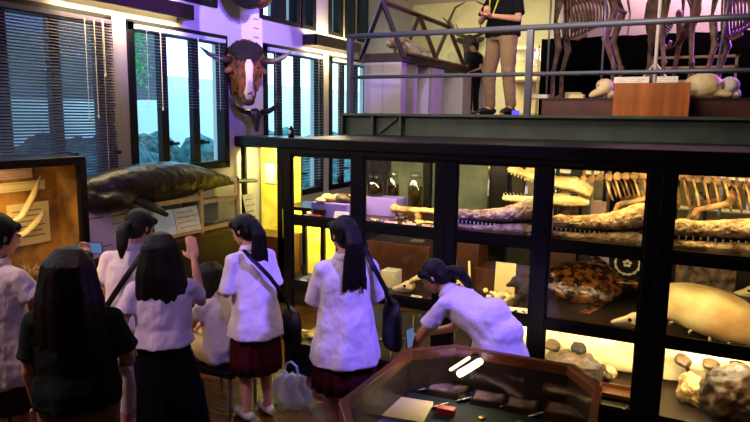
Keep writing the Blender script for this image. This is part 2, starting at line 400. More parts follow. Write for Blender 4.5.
# white plinths and triangular glass case
def plinth(x0, x1, y0, y1, h, label, m='plinth', split=None):
    r = thing('plinth', label, 'plinth', ((x0+x1)/2, (y0+y1)/2, MZ), group=None)
    B(x0, x1, y0, y1, MZ, MZ+h).build('body', m, r, bevel=.006)
    if split: B(split-.002, split+.002, y0-.002, y0+.01, MZ, MZ+h).build('panel_joint', 'metal', r)
plinth(-3.33, -2.88, 6.35, 6.8, .56, 'white plinth under the front end of the triangular glass case', split=-3.1)
plinth(-3.2, -2.86, 7.1, 7.6, .56, 'middle white plinth under the triangular glass case')
plinth(-3.1, -2.75, 8.0, 8.35, .54, 'rear white plinth under the triangular glass case')
plinth(-2.95, -2.72, 8.9, 9.2, .62, 'narrow white plinth standing behind the small child on the gallery')
tc = thing('triangular_case', 'triangular prism glass case with brown wooden edges on white plinths', 'case', (-3.11, 7.4, 2.85))
y0, y1, zb, za = 6.35, 8.4, 2.87, 3.47; xl, xr, xm = -3.38, -2.85, -3.115
B(xl-.01, xr+.01, y0-.01, y1+.01, zb-.03, zb+.06).build('base', 'darkwood', tc, bevel=.004)
for (a, b) in (((xl, y0, zb), (xm, y0, za)), ((xr, y0, zb), (xm, y0, za)), ((xl, y1, zb), (xm, y1, za)), ((xr, y1, zb), (xm, y1, za)), ((xr, 7.37, zb), (xm, 7.37, za)), ((xl, 7.37, zb), (xm, 7.37, za)), ((xm, y0, za), (xm, y1, za)), ((xr, y0, zb+.05), (xr, y1, zb+.05)), ((xl, y0, zb+.05), (xl, y1, zb+.05))):
    MB().tube([a, b], .03, 4).build('frame_bar', 'wood' if a[1] != y0 or b[1] != y0 else 'darkwood', tc)
for pts in ([(xr, y0, zb), (xr, y1, zb), (xm, y1, za), (xm, y0, za)], [(xl, y0, zb), (xm, y0, za), (xm, y1, za), (xl, y1, zb)], [(xl, y0, zb), (xr, y0, zb), (xm, y0, za)]):
    p = [Vector(q) for q in pts]; nrm = (p[1]-p[0]).cross(p[2]-p[0]).normalized()*.004; n = len(p)
    MB().add([*p, *[q+nrm for q in p]], [tuple(range(n)), tuple(range(n, 2*n))]+[(i, (i+1) % n, n+(i+1) % n, n+i) for i in range(n)]).build('pane', 'glass', tc)
# small skeleton inside
sk = thing('small_skeleton', 'pale small animal skeleton lying inside the triangular glass case', 'skeleton', (-3.1, 7.2, zb+.05))
MB().tube([(-3.1, 6.6+i*.1, 3.1+.04*math.sin(i*.5)) for i in range(13)], .02, 7).build('spine', 'bonepale', sk, smooth=True)
for i in range(9):
    for s_ in (-1, 1):
        MB().tube([(-3.1+s_*.11*math.sin(t), 6.85+i*.07, 3.11-.1*(1-math.cos(t))) for t in (0, .5, 1, 1.6, 2.2, 2.7)], .008, 5).build('rib', 'bonepale', sk)
MB().ball((-3.1, 6.7, 3.1), (.09, .13, .09)).ball((-3.1, 6.56, 3.05), (.05, .1, .05)).build('skull', 'bonepale', sk, smooth=True, voxel=.01)
for y in (6.8, 7.6):
    for s_ in (-1, 1): MB().chain([(-3.1+s_*.07, y, 3.08), (-3.1+s_*.1, y+.08, 3.0), (-3.1+s_*.09, y-.02, 2.94)], [.018, .014, .012]).build('leg', 'bonepale', sk, smooth=True)

# black curtain with pale screen wall above
struct(B(-1.9, 5.8, 9.72, 9.8, MZ, CEIL), 'wall_screen', 'plaster')
ct = MB(); n = 150; R0 = []; 
for zz in (MZ, 3.4):
    R0.append([(-2.12+7.8*i/n, 9.6+.045*math.sin(i*1.1), zz) for i in range(n+1)] + [(-2.12+7.8*i/n, 9.63+.045*math.sin(i*1.1), zz) for i in range(n, -1, -1)])
ct.rings(R0)
tag(ct.build('curtain', 'curtain', smooth=True), 'long black pleated curtain hanging behind the large skeletons', 'curtain')
# things at the left of the curtain
cab = thing('glass_cabinet', 'pale lit cabinet with shelves standing behind the standing man', 'cabinet', (-2.2, 10.4, MZ))
for za_, zb_ in ((0, .06), (.55, .58), (1.05, 1.1)): B(-2.75, -1.85, 10.2, 10.6, MZ+za_, MZ+zb_).build('shelf', 'creamwood', cab)
B(-2.75, -1.85, 10.58, 10.6, MZ, MZ+1.1).build('back', 'cardgold', cab)
for X in (-2.75, -2.3, -1.87): B(X, X+.03, 10.2, 10.23, MZ, MZ+1.1).build('post', 'creamwood', cab)
B(-2.75, -1.85, 10.2, 10.206, MZ+.06, MZ+1.05).build('pane', 'glass', cab)

# ------------------------------------------------------------------ specimens helpers
def quad_skeleton(label, loc, rz, L=1.15, Hs=1.5, legl=.85, m='skelbone', nr=12, rr=.26, skull=True, neck=.5, ribr=.012, name='animal_skeleton'):
    r = thing(name, label, 'skeleton', loc, rz)
    def bd(mb, nm, **k): return mb.build(nm, m, r, smooth=True, local=True, **k)
    sp = [(L*(t-.5), 0, Hs-.03+.07*math.sin(PI*t)) for t in [i/14 for i in range(15)]]
    q = MB().tube(sp, .022, 8)
    for i in range(26):
        t = i/25; x = L*(t-.5); z = Hs-.03+.07*math.sin(PI*t); h = .05+.09*math.exp(-((t-.85)/.15)**2)
        q.cbox((x, 0, z+h/2), (.018, .014, h), (0, -.3, 0)); q.cbox((x, 0, z), (.03, .07, .03))
    bd(q, 'spine')
    for i in range(nr):
        t = .93-i*.058; x = L*(t-.5); z = Hs-.03+.07*math.sin(PI*t)-.02; w = rr*(.7+.3*math.sin(PI*min(1, i/nr+.2)))*.75; d = rr*1.9*(1-.35*(i/nr)**2)
        for s_ in (-1, 1):
            bd(MB().tube([(x-.06*(k/7)-.05*math.sin(k/7*PI), s_*(w*math.sin(PI*.93*k/7)+.012), z-d*(1-math.cos(PI*.93*k/7))/2) for k in range(8)], [ribr*.9]+[ribr]*6+[ribr*.7], 6), 'rib')
    bd(MB().tube([(L*.42, 0, Hs-rr*1.85), (L*.15, 0, Hs-rr*2.0), (0, 0, Hs-rr*1.8)], .022, 6), 'sternum')
    # pelvis and shoulder blades
    for s_ in (-1, 1):
        bd(MB().cap((-L*.38, s_*.05, Hs+.02), (-L*.5, s_*.16, Hs-.2), .045, .035).cap((-L*.5, s_*.16, Hs-.2), (-L*.6, s_*.05, Hs-.22), .035, .02), 'hip_bone', voxel=.012)
        bd(MB().rings([[(L*.32, s_*.17, Hs+.03), (L*.32+.02, s_*.17, Hs+.03), (L*.5, s_*.17, Hs+.03), (L*.5, s_*.155, Hs+.03)], [(L*.44, s_*.2, Hs-.34), (L*.46, s_*.22, Hs-.34), (L*.49, s_*.2, Hs-.34), (L*.46, s_*.19, Hs-.34)]]), 'shoulder_blade')
        for (x, top, k) in ((L*.46, Hs-.34, 1), (-L*.5, Hs-.22, -1)):
            g = .16
            kn = (x-.05*k if k > 0 else x+.09, s_*g*1.1, top-(top-.05)*.32); an = (x+(.01 if k > 0 else -.03), s_*g, top-(top-.05)*.66); ft = (x+(.0 if k > 0 else .0), s_*g, .06)
            bd(MB().chain([(x, s_*g, top), kn], [.045, .04]).cap((x, s_*g, top), Vector(kn), .03, .026).chain([kn, an, ft], [.036, .026, .03]).ball(an, .04).ball(kn, .045).ball((ft[0]+.03, ft[1], .035), (.06, .04, .035)), 'leg', voxel=.012)
    bd(MB().tube([(-L*.5, 0, Hs), (-L*.62, 0, Hs-.06), (-L*.68, 0, Hs-.25), (-L*.66, 0, Hs-.5)], [.02, .016, .012, .006], 6), 'tail')
    q = MB(); 
    for i in range(7):
        t = i/6; q.cbox((L*.5+neck*.6*t, 0, Hs+neck*.55*t), (.07, .09, .07), (0, -.7, 0))
    q.tube([(L*.48, 0, Hs), (L*.5+neck*.6, 0, Hs+neck*.55)], .028, 7); bd(q, 'neck')
    if skull:
        hx = L*.5+neck*.6; hz = Hs+neck*.6
        bd(MB().ball((hx+.03, 0, hz+.02), (.12, .09, .09)).cap((hx+.1, 0, hz), (hx+.36, 0, hz-.2), .06, .035).cap((hx+.06, 0, hz-.1), (hx+.32, 0, hz-.27), .03, .015), 'skull', voxel=.012)
    return r

def croc_head(label, loc, rz, L, m='bone', gape=0., hgt=1., group=None, wid=1., name='crocodile_skull'):
    """snout tip at local -x end, origin in the middle of the base"""
    r = thing(name, label, 'skull', loc, rz, group)
    x0 = -L/2
    prof = [(0, .035, .03, .075), (.03, .062, .05, .078), (.09, .078, .062, .08), (.16, .06, .052, .082), (.3, .085, .055, .088), (.5, .115, .065, .1), (.66, .145, .085, .12), (.76, .165, .1, .14), (.86, .175, .1, .145), (.95, .16, .08, .135), (1, .12, .06, .12)]
    up = MB().rings([[(x0+t*L, w*L*wid*math.cos(a), (zc+.028+(h if math.sin(a) > 0 else h*.5)*math.sin(a))*L*hgt) for a in [2*PI*j/20 for j in range(20)]] for t, w, h, zc in prof])
    for s_ in (-1, 1):
        up.ball((x0+.73*L, s_*.075*L*wid, .225*L*hgt), (.06*L, .03*L, .02*L)); up.ball((x0+.05*L, s_*.02*L, .13*L*hgt), (.03*L, .02*L, .02*L))
        for k in range(9): up.ball((x0+(.1+k*.07)*L, s_*(.05+.008*k)*L*wid, (.105+.006*k)*L*hgt), (.02*L, .014*L, .016*L), n=8, m=5)
    if gape:
        up.X = Matrix.Identity(4)
        Rm = Matrix.Translation((x0+.93*L, 0, .08*L)) @ Matrix.Rotation(gape, 4, 'Y') @ Matrix.Translation((-(x0+.93*L), 0, -.08*L))
        up.v = [Rm @ v for v in up.v]
    else: Rm = Matrix.Identity(4)
    up.build('upper_jaw', m, r, local=True, voxel=.008, disp=.022, dsize=.022, sm=1)
    lo = MB()
    for s_ in (-1, 1):
        lo.tube([(x0+t*L, s_*w*L*wid*.93, zc*L*hgt) for t, w, zc in ((.01, .018, .04), (.05, .042, .04), (.12, .055, .04), (.3, .07, .042), (.5, .095, .05), (.7, .13, .062), (.85, .155, .07), (1.02, .14, .06))], [.024*L, .04*L, .042*L, .044*L, .052*L, .066*L, .07*L, .03*L], 12)
    lo.cbox((x0+.2*L, 0, .022*L), (.32*L, .1*L*wid, .02*L)); lo.build('lower_jaw', m, r, local=True, voxel=.009, disp=.014, dsize=.025, sm=1)
    q = MB().rings([[(x0+t*L, w*L*wid*math.cos(a), (.078+.012*math.sin(a))*L*hgt) for a in [2*PI*j/12 for j in range(12)]] for t, w in ((.02, .03), (.1, .062), (.3, .072), (.5, .1), (.75, .14))])
    q.build('mouth_shade', 'socket', r, local=True, smooth=True)  # dark filler in place of the shade between the jaws
    for nm, sg in (('upper_teeth', -1), ('lower_teeth', 1)):
        tt = MB()
        for k in range(15):
            t = .03+k*.043; w = .058+.06*max(0, t-.15)/.5 if t > .14 else .05+.1*t
            h = (.018+.02*random.random()+(.008 if k % 4 == 1 else 0))*L
            for s_ in (-1, 1):
                p = Vector((x0+t*L, s_*w*L*wid*1.02, (.068 if sg > 0 else .09)*L*hgt)); q = p + Vector((0, s_*.004*L, sg*h))
                if sg < 0: p, q = Rm @ p, Rm @ q
                tt.tube([p, (p+q)/2, q], [.0075*L, .006*L, .0008], 6)
        tt.build(nm, 'tooth', r, local=True, smooth=True)
    for s_ in (-1, 1):
        e = MB().ball(Rm @ Vector((x0+.72*L, s_*.09*L*wid, .19*L*hgt)), (.04*L, .03*L, .02*L*hgt)); e.build('eye_socket_shade', 'socket', r, local=True, smooth=True)  # dark ball imitates the shaded eye hollow
        e = MB().ball(Rm @ Vector((x0+.84*L, s_*.155*L*wid, .11*L*hgt)), (.05*L, .024*L, .02*L*hgt)); e.build('jaw_opening_shade', 'socket', r, local=True, smooth=True)  # another dark ball, for the shade in the rear jaw opening
    return r

# ------------------------------------------------------------------ gallery skeletons
pf = thing('exhibit_platform', 'low dark red platform carrying the large skeletons', 'platform', (1, 8.2, MZ))
B(-1.62, 5.5, 7.5, 9.3, MZ, MZ+.2).build('body', 'redwood', pf, bevel=.006)
B(-1.64, 5.52, 7.48, 9.32, MZ+.19, MZ+.205).build('top', 'darkwood', pf)
PZ = MZ+.205
quad_skeleton('brown animal skeleton standing side-on behind the railing, ribs above slim legs', (xat(583, 8.3, PZ), 8.3, PZ), math.radians(172), L=.72, Hs=1.24, rr=.25, ribr=.012)
quad_skeleton('large brown skeleton with a broad ribcage behind the orange wooden box', (xat(666, 8.85, PZ), 8.85, PZ), math.radians(112), L=.5, Hs=1.45, rr=.4, nr=14, neck=.25, ribr=.015)
quad_skeleton('violet-lit skeleton with a wide pale ribcage beyond the domed white skull', (xat(736, 8.15, PZ), 8.15, PZ), math.radians(158), L=.55, Hs=1.2, rr=.27)
b1 = thing('display_box', 'orange-brown wooden box standing on the gallery behind the railing', 'box', (-.42, 7.1, MZ))
xa, xb = xat(612, 6.9, MZ), xat(688, 6.9, MZ)
B(xa, xb, 6.9, 7.35, MZ, MZ+.335).build('body', 'orangewood', b1, bevel=.004)
def card(name, label, c, w, h, rz=0, tilt=.35, m='card', group=None, lines=3, cat='label card', t=.004, lc='print_'):
    r = thing(name, label, cat, c, rz, group)
    q = MB(); q.X = Matrix.Rotation(-tilt, 4, 'X'); q.box(-w/2, w/2, 0, t, 0, h); q.build('board', m, r, local=True)
    if lines:
        q = MB(); q.X = Matrix.Rotation(-tilt, 4, 'X')
        for i in range(lines):
            zz = h*(.82-.62*i/max(1, lines-1)) if lines > 1 else h*.6
            q.box(-w*.4, w*(.38 if i % 2 else .3), -.0015, 0.0005, zz-h*.012, zz+h*.012)
        q.build('print', lc, r, local=True)
    return r
for (pa, lb) in ((628, 'long white label on top of the orange box beside the pole'), (664, 'short white label on top of the orange box')):
    w = .33 if pa == 628 else .19
    card('label_card', lb, (xat(pa+3, 6.95, MZ+.34), 6.95, MZ+.336), w, .065, tilt=.3)
pl = thing('support_pole', 'tall cream pole with white diagonal braces rising behind the orange box', 'pole', (xat(653, 7.6, PZ), 7.6, PZ))
xp = pl.location.x
MB().tube([(xp, 7.6, PZ), (xp, 7.6, CEIL)], .02, 10).build('shaft', 'white', pl, smooth=True)
for s_ in (-1, 1): MB().tube([(xp, 7.6, PZ+.38), (xp+s_*.27, 7.58, PZ+.02)], .009, 6).build('brace', 'white', pl)
MB().lathe((xp, 7.6, PZ), [(.1, 0), (.1, .015), (.03, .03)]).build('base', 'white', pl)
for X_, lb in ((546, 'thin steel rod beside the front leg of the side-on skeleton'), (600, 'violet-lit steel rod below the ribs of the side-on skeleton'), (712, 'steel rod leaning beside the violet-lit skeleton')):
    xx = xat(X_, 7.9, PZ); rr_ = thing('support_rod', lb, 'rod', (xx, 7.9, PZ))
    MB().tube([(xx, 7.9, PZ), (xx+(.12 if X_ == 712 else 0), 7.9, PZ+1.7)], .012, 8).build('shaft', 'metal', rr_, smooth=True)
    MB().lathe((xx, 7.9, PZ), [(.05, 0), (.05, .01), (.015, .02)]).build('foot', 'metal', rr_)
# domed whale-like skull and small things on the platform
ds = thing('domed_skull', 'pale domed skull resting on the platform right of the orange box', 'skull', (xat(702, 7.7, PZ), 7.7, PZ))
X_ = ds.location.x
MB().ball((X_, 7.7, PZ+.12), (.2, .16, .15)).ball((X_-.12, 7.62, PZ+.1), (.1, .1, .09)).cap((X_+.1, 7.65, PZ+.06), (X_+.25, 7.6, PZ+.04), .05, .03).build('cranium', 'bonepale', ds, voxel=.012, disp=.015, dsize=.06)
for s_ in (-.1, .06): MB().ball((X_+s_, 7.585, PZ+.13), (.03, .03, .026)).build('eye_socket_shade', 'socket', ds, smooth=True)
for (cx, w, lb) in ((556, .2, 'cream block on the platform behind the slim front leg'), (577, .16, 'small pale block between two skeleton legs'), (538, .24, 'white block at the end of the platform')):
    xx = xat(cx, 7.75, PZ); yy = 7.75 if cx != 556 else 8.9
    o = B(xx-w/2, xx+w/2, yy-.07, yy+.07, PZ, PZ+(.05 if cx != 556 else .12)).build('stone_block', 'cardgold' if cx != 538 else 'card', bevel=.006); tag(o, lb, 'block')
for (cx, lb, m_) in ((604, 'pale knobbly skull on the platform left of the orange box', 'bonepale'), (728, 'white skull on the platform between the legs of the violet-lit skeleton', 'card')):
    xx = xat(cx, 7.8, PZ); r = thing('small_skull', lb, 'skull', (xx, 7.8, PZ))
    MB().ball((xx, 7.8, PZ+.14), (.1, .1, .09)).cap((xx, 7.75, PZ+.1), (xx-.12, 7.68, PZ+.04), .06, .035).ball((xx+.07, 7.8, PZ+.05), .05).build('cranium', m_, r, voxel=.01, disp=.02, dsize=.05)
    for s_ in (-.05, .04): MB().ball((xx+s_, 7.73, PZ+.15), .014).build('eye_socket_shade', 'socket', r, smooth=True)
rk = thing('bone_rack', 'pale horizontal rack of bones behind the orange box', 'rack', (xat(690, 9.2, PZ), 9.2, PZ))
xx = rk.location.x
for zz in (.25, .42, .55): B(xx-.5, xx+.5, 9.17, 9.23, PZ+zz, PZ+zz+.03).build('bar', 'creamwood', rk)
for dx in (-.48, 0, .48): B(xx+dx-.015, xx+dx+.015, 9.17, 9.23, PZ, PZ+.58).build('post', 'creamwood', rk)
# deer head with antlers on the back wall
dh = thing('antlered_head', 'dark mounted deer head with antlers beyond the triangular case', 'mounted head', (-3.3, 11.48, 3.2))
c = at(470, 44, Y=11.2)
MB().ball(c, (.13, .2, .17)).cap(c+Vector((0, -.1, -.02)), c+Vector((.05, -.35, -.16)), .09, .05).cap(c+Vector((0, .05, -.1)), c+Vector((0, .13, -.3)), .13, .15).build('head', 'hidedark', dh, voxel=.02)
MB().tube([(c.x, 11.45, c.z-.3), (c.x, 11.5, c.z-.3)], .2, 16).build('plaque', 'darkwood', dh)
for s_ in (-1, 1):
    a0 = c+Vector((s_*.08, 0, .12))
    MB().tube([a0, a0+Vector((s_*.2, 0, .08)), a0+Vector((s_*.32, -.02, .3)), a0+Vector((s_*.2, -.05, .52)), a0+Vector((s_*.02, -.05, .6))], [.035, .032, .028, .02, .008], 8).tube([a0+Vector((s_*.28, 0, .2)), a0+Vector((s_*.42, -.1, .36))], [.024, .006], 6).tube([a0+Vector((s_*.12, 0, .06)), a0+Vector((s_*.14, -.15, .22))], [.02, .005], 6).build('antler', 'horn', dh, smooth=True)
    MB().ball(c+Vector((s_*.17, 0, .06)), (.1, .03, .05), (0, -s_*.4, 0)).build('ear', 'hidedark', dh, smooth=True)

# ================================================================== BIG DISPLAY CASE (three glazed cabinets under one cornice)
FY, BYK = 4.45, 5.9
Z1, Z2, Z3 = 1.375, .805, .27      # shelf tops
def cabinet(x0, label, full=True):
    r = thing('display_cabinet', label, 'display cabinet', (x0+.7315, (FY+BYK)/2, 0), group=None)
    x1 = x0+1.463; d = .05
    posts = [(x0, x0+.08), (x0+.66, x0+.77), (x1-.08, x1)]
    for a, b in posts:
        B(a, b, FY, FY+d, .0, 1.98).build('post', 'black', r, bevel=.005)
        B(a+.0, b-.0, BYK-d, BYK, .0, 1.98).build('rear_post', 'black', r)
    for z0, z1 in ((1.925, 1.98), (1.345, 1.41), (.775, .84), (.2, .275)):
        B(x0+.08, x0+.66, FY+.002, FY+d-.005, z0, z1).build('rail', 'black', r)
        B(x0+.77, x1-.08, FY+.002, FY+d-.005, z0, z1).build('rail', 'black', r)
    for z in (Z1, Z2, Z3):
        B(x0+.01, x1-.01, FY+d, BYK-d, z-.03, z).build('shelf', 'shelfwood', r)
    B(x0, x1, FY+.03, BYK, 0, .2).build('base', 'blackmat', r)
    for a, b in ((x0+.08, x0+.66), (x0+.77, x1-.08)):
        for z0, z1 in ((1.41, 1.925), (.84, 1.345), (.275, .775)):
            dq = MB().box(a, b, FY+.012, FY+.03, z0, z0+.014).box(a, b, FY+.012, FY+.03, z1-.014, z1).box(a, a+.014, FY+.012, FY+.03, z0, z1).box(b-.014, b, FY+.012, FY+.03, z0, z1).build('door', 'black', r)
            B(a, b, FY+.018, FY+.024, z0, z1).build('pane', 'glass', dq)
            MB().lathe((b-.03, FY+.006, z0+.03), [(.008, -.004), (.008, .004)], 10).build('lock', 'metal', dq, smooth=True)
    B(x0+.05, x1-.05, BYK-.03, BYK-.024, Z2, 1.95).build('rear_pane', 'glass', r)
    return r
CAS = [-3.1, -1.637, -.174]
cabinet(CAS[0], 'black-framed glass cabinet of jars and bones at the corner, under the cornice')
cabinet(CAS[1], 'black-framed glass cabinet holding the gaping crocodile skeleton and brown turtle')
cabinet(CAS[2], 'black-framed glass cabinet holding the big pale turtle shell')
co = thing('cornice', 'black lacquered top slab and cornice running over all the glass cabinets', 'cabinet top', (-.9, 5.2, 1.98))
B(-3.13, 1.32, FY-.03, BYK+.08, 1.98, 2.065).build('slab', 'black', co, bevel=.008)
B(-3.11, 1.3, FY-.012, FY+.03, 1.94, 1.982).build('moulding', 'black', co, bevel=.004)
# light tubes inside, tucked behind the rails
WARM = (1, .76, .36)
for i, x0 in enumerate(CAS):
    for a in (.37, 1.09):
        lt = MB().tube([(x0+a-.25, FY+.075, 1.955), (x0+a+.25, FY+.075, 1.955)], .009, 8)
        tag(lt.build('strip_light', 'lamp'), ('warm strip light under the cornice, ' + ('first' if a < .5 else 'second') + ' pane of the ' + ('corner cabinet', 'crocodile cabinet', 'turtle shell cabinet')[i]), 'lamp')
        e = (11, 6.5, 7)[i]
        area('case_top', (x0+a, FY+.22, 1.95), (x0+a, FY+.62, 1.4), .5, e, WARM, sy=.08)
        area('case_mid', (x0+a, FY+.12, 1.335), (x0+a, FY+.5, .8), .5, (3, 6, 3.2)[i]*(1 if a < .5 or i != 1 else .7), WARM, sy=.06)
# backlit relief panels in the bottom row
for x0, lb, e in ((CAS[1], 'pale mountain relief panel in the bottom of the cabinet with the brown turtle', 15), (CAS[2], 'pale relief panel in the bottom of the cabinet with the pale shell', 22)):
    xs = x0+.09; n = 26; q = MB(); W = 1.28
    R = []
    for j in range(9):
        R.append([(xs+W*i/n, FY+.66-.06*noise.noise(Vector((i*.35+x0*9, j*.5, 0)))-.02*j, Z3+.04+.44*j/8) for i in range(n+1)])
    vs = [p for r_ in R for p in r_]+[(p[0], p[1]+.04, p[2]) for r_ in R for p in r_]; N1 = (n+1)*9; fs = []
    for j in range(8):
        for i in range(n):
            a = j*(n+1)+i; fs += [(a, a+1, a+n+2, a+n+1), (N1+a, N1+a+n+1, N1+a+n+2, N1+a+1)]
    q.add(vs, fs); o = q.build('relief_panel', 'mount', smooth=True); tag(o, lb, 'relief panel')
    for a in (.37, 1.09):
        area('case_low', (x0+a, FY+.3, Z2-.05), (x0+a, FY+.66, .45), .5, e*.5, (1, .84, .52), sy=.1)
        area('case_low_front', (x0+a, FY+.12, Z2-.05), (x0+a, FY+.5, .3), .4, 3, (1, .76, .4), sy=.06)
for a in (.37, 1.09): area('case_low', (CAS[0]+a, FY+.3, Z2-.05), (CAS[0]+a, FY+.9, .3), .4, 9, (.95, .9, .3), sy=.1)

def onshelf(x, z, Y):
    while xat(x, Y, z) < -2.98 and Y > 4.58: Y -= .03
    return Vector((max(-2.99, xat(x, Y, z)), Y, z))
# --- top row crocodile skulls
p = onshelf(500, Z1, 4.68); croc_head('mauve-grey crocodile skull with pale teeth below the gaping jaws', p, math.radians(4), .74, 'bonegrey', hgt=1.45, wid=1.1)
p = onshelf(604, Z1, 4.70); croc_head('golden crocodile skull with dark teeth line under the hanging ribs', p, math.radians(3), .76, 'bone', hgt=1.5, wid=1.15)
p = onshelf(750, Z1, 4.70); croc_head('yellowish crocodile skull rising to the rear beside the cabinet post, under the bent limb bone', p, math.radians(3), 1.0, 'bone', hgt=1.35, wid=.95)
# --- mounted crocodile skeleton with gaping jaws
YS = 5.25
xm0, xm1 = xat(503, YS, 1.7), xat(590, YS, 1.7)
ck = croc_head('gaping crocodile skeleton head with open toothed jaws on the top shelf', Vector(((xm0+xm1)/2, YS, 1.56)), 0, xm1-xm0, 'bonepale', gape=.3, hgt=1.1, name='crocodile_skeleton')
ck['category'] = 'skeleton'; ck['label'] = 'mounted crocodile skeleton with gaping toothed jaws, spine and ribs along the top shelf'
zz = 1.78
q = MB(); n = 34
for i in range(n):
    x = xm1-.05+i*.062; z = zz+.06*math.sin(i*.16); q.cbox((x, YS, z), (.045, .06, .05)); q.cbox((x, YS, z+.045), (.02, .014, .06))
q.tube([(xm1-.12, YS, 1.72)]+[(xm1-.05+i*.062, YS, zz+.06*math.sin(i*.16)) for i in range(n)], .02, 7).build('spine', 'bonebrown', ck, smooth=False)
for i in range(26):
    x = xm1+.12+i*.066; z = zz+.05*math.sin(i*.16); l = .2 if 3 < i < 20 else .13
    for s_ in (-1, 1):
        MB().tube([(x+.03*t, YS+s_*(.03+.13*math.sin(t)), z-l*(1-math.cos(t))*.62) for t in (0, .5, 1, 1.5, 2, 2.4)], [.009]*5+[.004], 6).build('rib', 'bonebrown' if i % 3 else 'bone', ck, smooth=True)
for xl_ in (632, 712):
    x = xat(xl_, 5.0, 1.6)
    for s_ in (-1, 1):
        yb = YS+s_*.2
        MB().chain([(x+.12, YS+s_*.1, 1.74), (x+.1, yb, 1.68), (x-.1, yb, 1.62), (x-.17, yb-.02, Z1+.05), (x-.25, yb-.02, Z1+.02)], [.035, .026, .022, .018, .014]).cap((x-.08, yb+.02, 1.6), (x-.14, yb+.02, Z1+.05), .014).build('leg', 'bonebrown', ck, voxel=.008)
MB().box(xm1+.0, xm1+.02, YS-.01, YS+.01, Z1, 1.76).box(xm1+.9, xm1+.92, YS-.01, YS+.01, Z1, 1.78).build('stand_rod', 'metal', ck)
# --- small things in the top row
def bone_heap(label, c, n, sc, m='bone', cat='bones', name='bone_fragment', group=None):
    r = thing(name, label, cat, c, random.uniform(0, 3), group)
    q = MB(); 
    for i in range(n):
        a = random.uniform(0, 6.28); p = Vector((random.gauss(0, sc*.5), random.gauss(0, sc*.4), sc*.2)); d = Vector((math.cos(a), math.sin(a), random.uniform(-.1, .3)))*sc*random.uniform(.3, .8)
        q.cap(p, p+d, sc*.13, sc*.1).ball(p+d, sc*.15)
    q.build('bone', m, r, local=True, voxel=max(.006, sc*.06)); return r
def mini_skull(label, c, s, m='bone', rz=0, cat='skull', horns=0, group=None, name='animal_skull'):
    """snout towards local -x"""
    r = thing(name, label, cat, c, rz, group)
    MB().ball((s*.1, 0, s*.42), (s*.36, s*.3, s*.3)).cap((-s*.15, 0, s*.36), (-s*.75, 0, s*.2), s*.22, s*.11).cap((s*.1, 0, s*.14), (-s*.6, 0, s*.09), s*.12, s*.06).cap((0, -s*.26, s*.3), (s*.2, -s*.28, s*.3), s*.06).cap((0, s*.26, s*.3), (s*.2, s*.28, s*.3), s*.06).build('cranium', m, r, local=True, voxel=max(.005, s*.05))
    for g in (-1, 1): MB().ball((-s*.1, g*s*.2, s*.44), (s*.1, s*.08, s*.08)).build('eye_socket_shade', 'socket', r, local=True, smooth=True)  # dark balls instead of hollows, for the shade in the sockets
    t = MB()
    for k in range(6): t.cbox((-s*(.65-.08*k), -s*.1, s*.2), (s*.04, s*.03, s*.09)); t.cbox((-s*(.65-.08*k), s*.1, s*.2), (s*.04, s*.03, s*.09))
    t.build('teeth', 'tooth', r, local=True)
    if horns:
        for g in (-1, 1):
            a = Vector((s*.15, g*s*.2, s*.65))
            MB().tube([a, a+Vector((s*.4, g*s*.15, s*.25)), a+Vector((s*.9, g*s*.35, s*.4)), a+Vector((s*1.4, g*s*.4, s*.55))], [s*.1, s*.085, s*.06, s*.02], 8).tube([a+Vector((s*.5, g*s*.2, s*.3)), a+Vector((s*.7, g*s*.45, s*.7))], [s*.05, s*.015], 6).build('horn', 'bonepale', r, local=True, smooth=True)
    return r
mini_skull('small pale skull in the corner of the top shelf behind the mauve crocodile snout', onshelf(466, Z1, 5.1), .16, 'bonepale', 2.6)
card('label_card', 'cream card standing behind the upper gaping jaw', onshelf(531, 1.72, 5.5), .09, .16, tilt=0, m='cardgold', lines=0)
o = B(*[v for v in (xat(519, 5.55, 1.8)-.05, xat(519, 5.55, 1.8)+.05)], 5.53, 5.6, Z1, 1.86).build('info_stand', 'darkwood'); tag(o, 'dark upright board behind the gaping jaws', 'board')
# --- corner cabinet, top row: plaster casts and jars
i_ = 0
for (x, Y, s, m, lb) in ((328, 4.78, .065, 'bone', 'brown-and-cream rock specimen on the violet block behind the red box'), (343, 4.8, .07, 'rock', 'long brown rock specimen beside the cabinet middle post'), (320, 4.7, .04, 'bonepale', 'small cream pebble specimen nearest the corner post'), (349, 4.95, .05, 'bone', 'pale nodule lying behind the long brown rock'), (338, 4.98, .045, 'bonepale', 'yellow nodule on the back of the top shelf')):
    c = onshelf(x, Z1+.13, Y); q = MB().ball((c.x, c.y, c.z+s*.5), (s*1.1, s*.9, s*.62)).ball((c.x+s*.7, c.y, c.z+s*.4), (s*.7, s*.6, s*.42)).ball((c.x-s*.6, c.y-.2*s, c.z+s*.35), (s*.5, s*.5, s*.36))
    o = q.build('rock_specimen', m, voxel=.008, disp=.015, dsize=.04); tag(o, lb, 'rock', 'rocks on the corner top shelf')
bb = B(-2.72, -1.72, 5.8, 5.81, Z1, 1.93).build('reflection_sheet', mat('grey_green_reflection', (112, 122, 104), .6, c2=(70, 80, 70), nscale=3)); tag(bb, 'mottled sheet standing in for grey-green reflections behind the specimen jars', 'board')  # sheet added to imitate grey-green reflections behind the jars
rb = thing('red_box', 'small red box with a dark lid on the corner top shelf', 'box', onshelf(316, Z1, 4.65))
c = rb.location; B(c.x-.055, c.x+.055, c.y-.035, c.y+.035, c.z, c.z+.03).build('body', 'red', rb, bevel=.004); B(c.x-.03, c.x+.07, c.y+.0, c.y+.06, c.z+.03, c.z+.075).build('lid', 'blackmat', rb, bevel=.004)
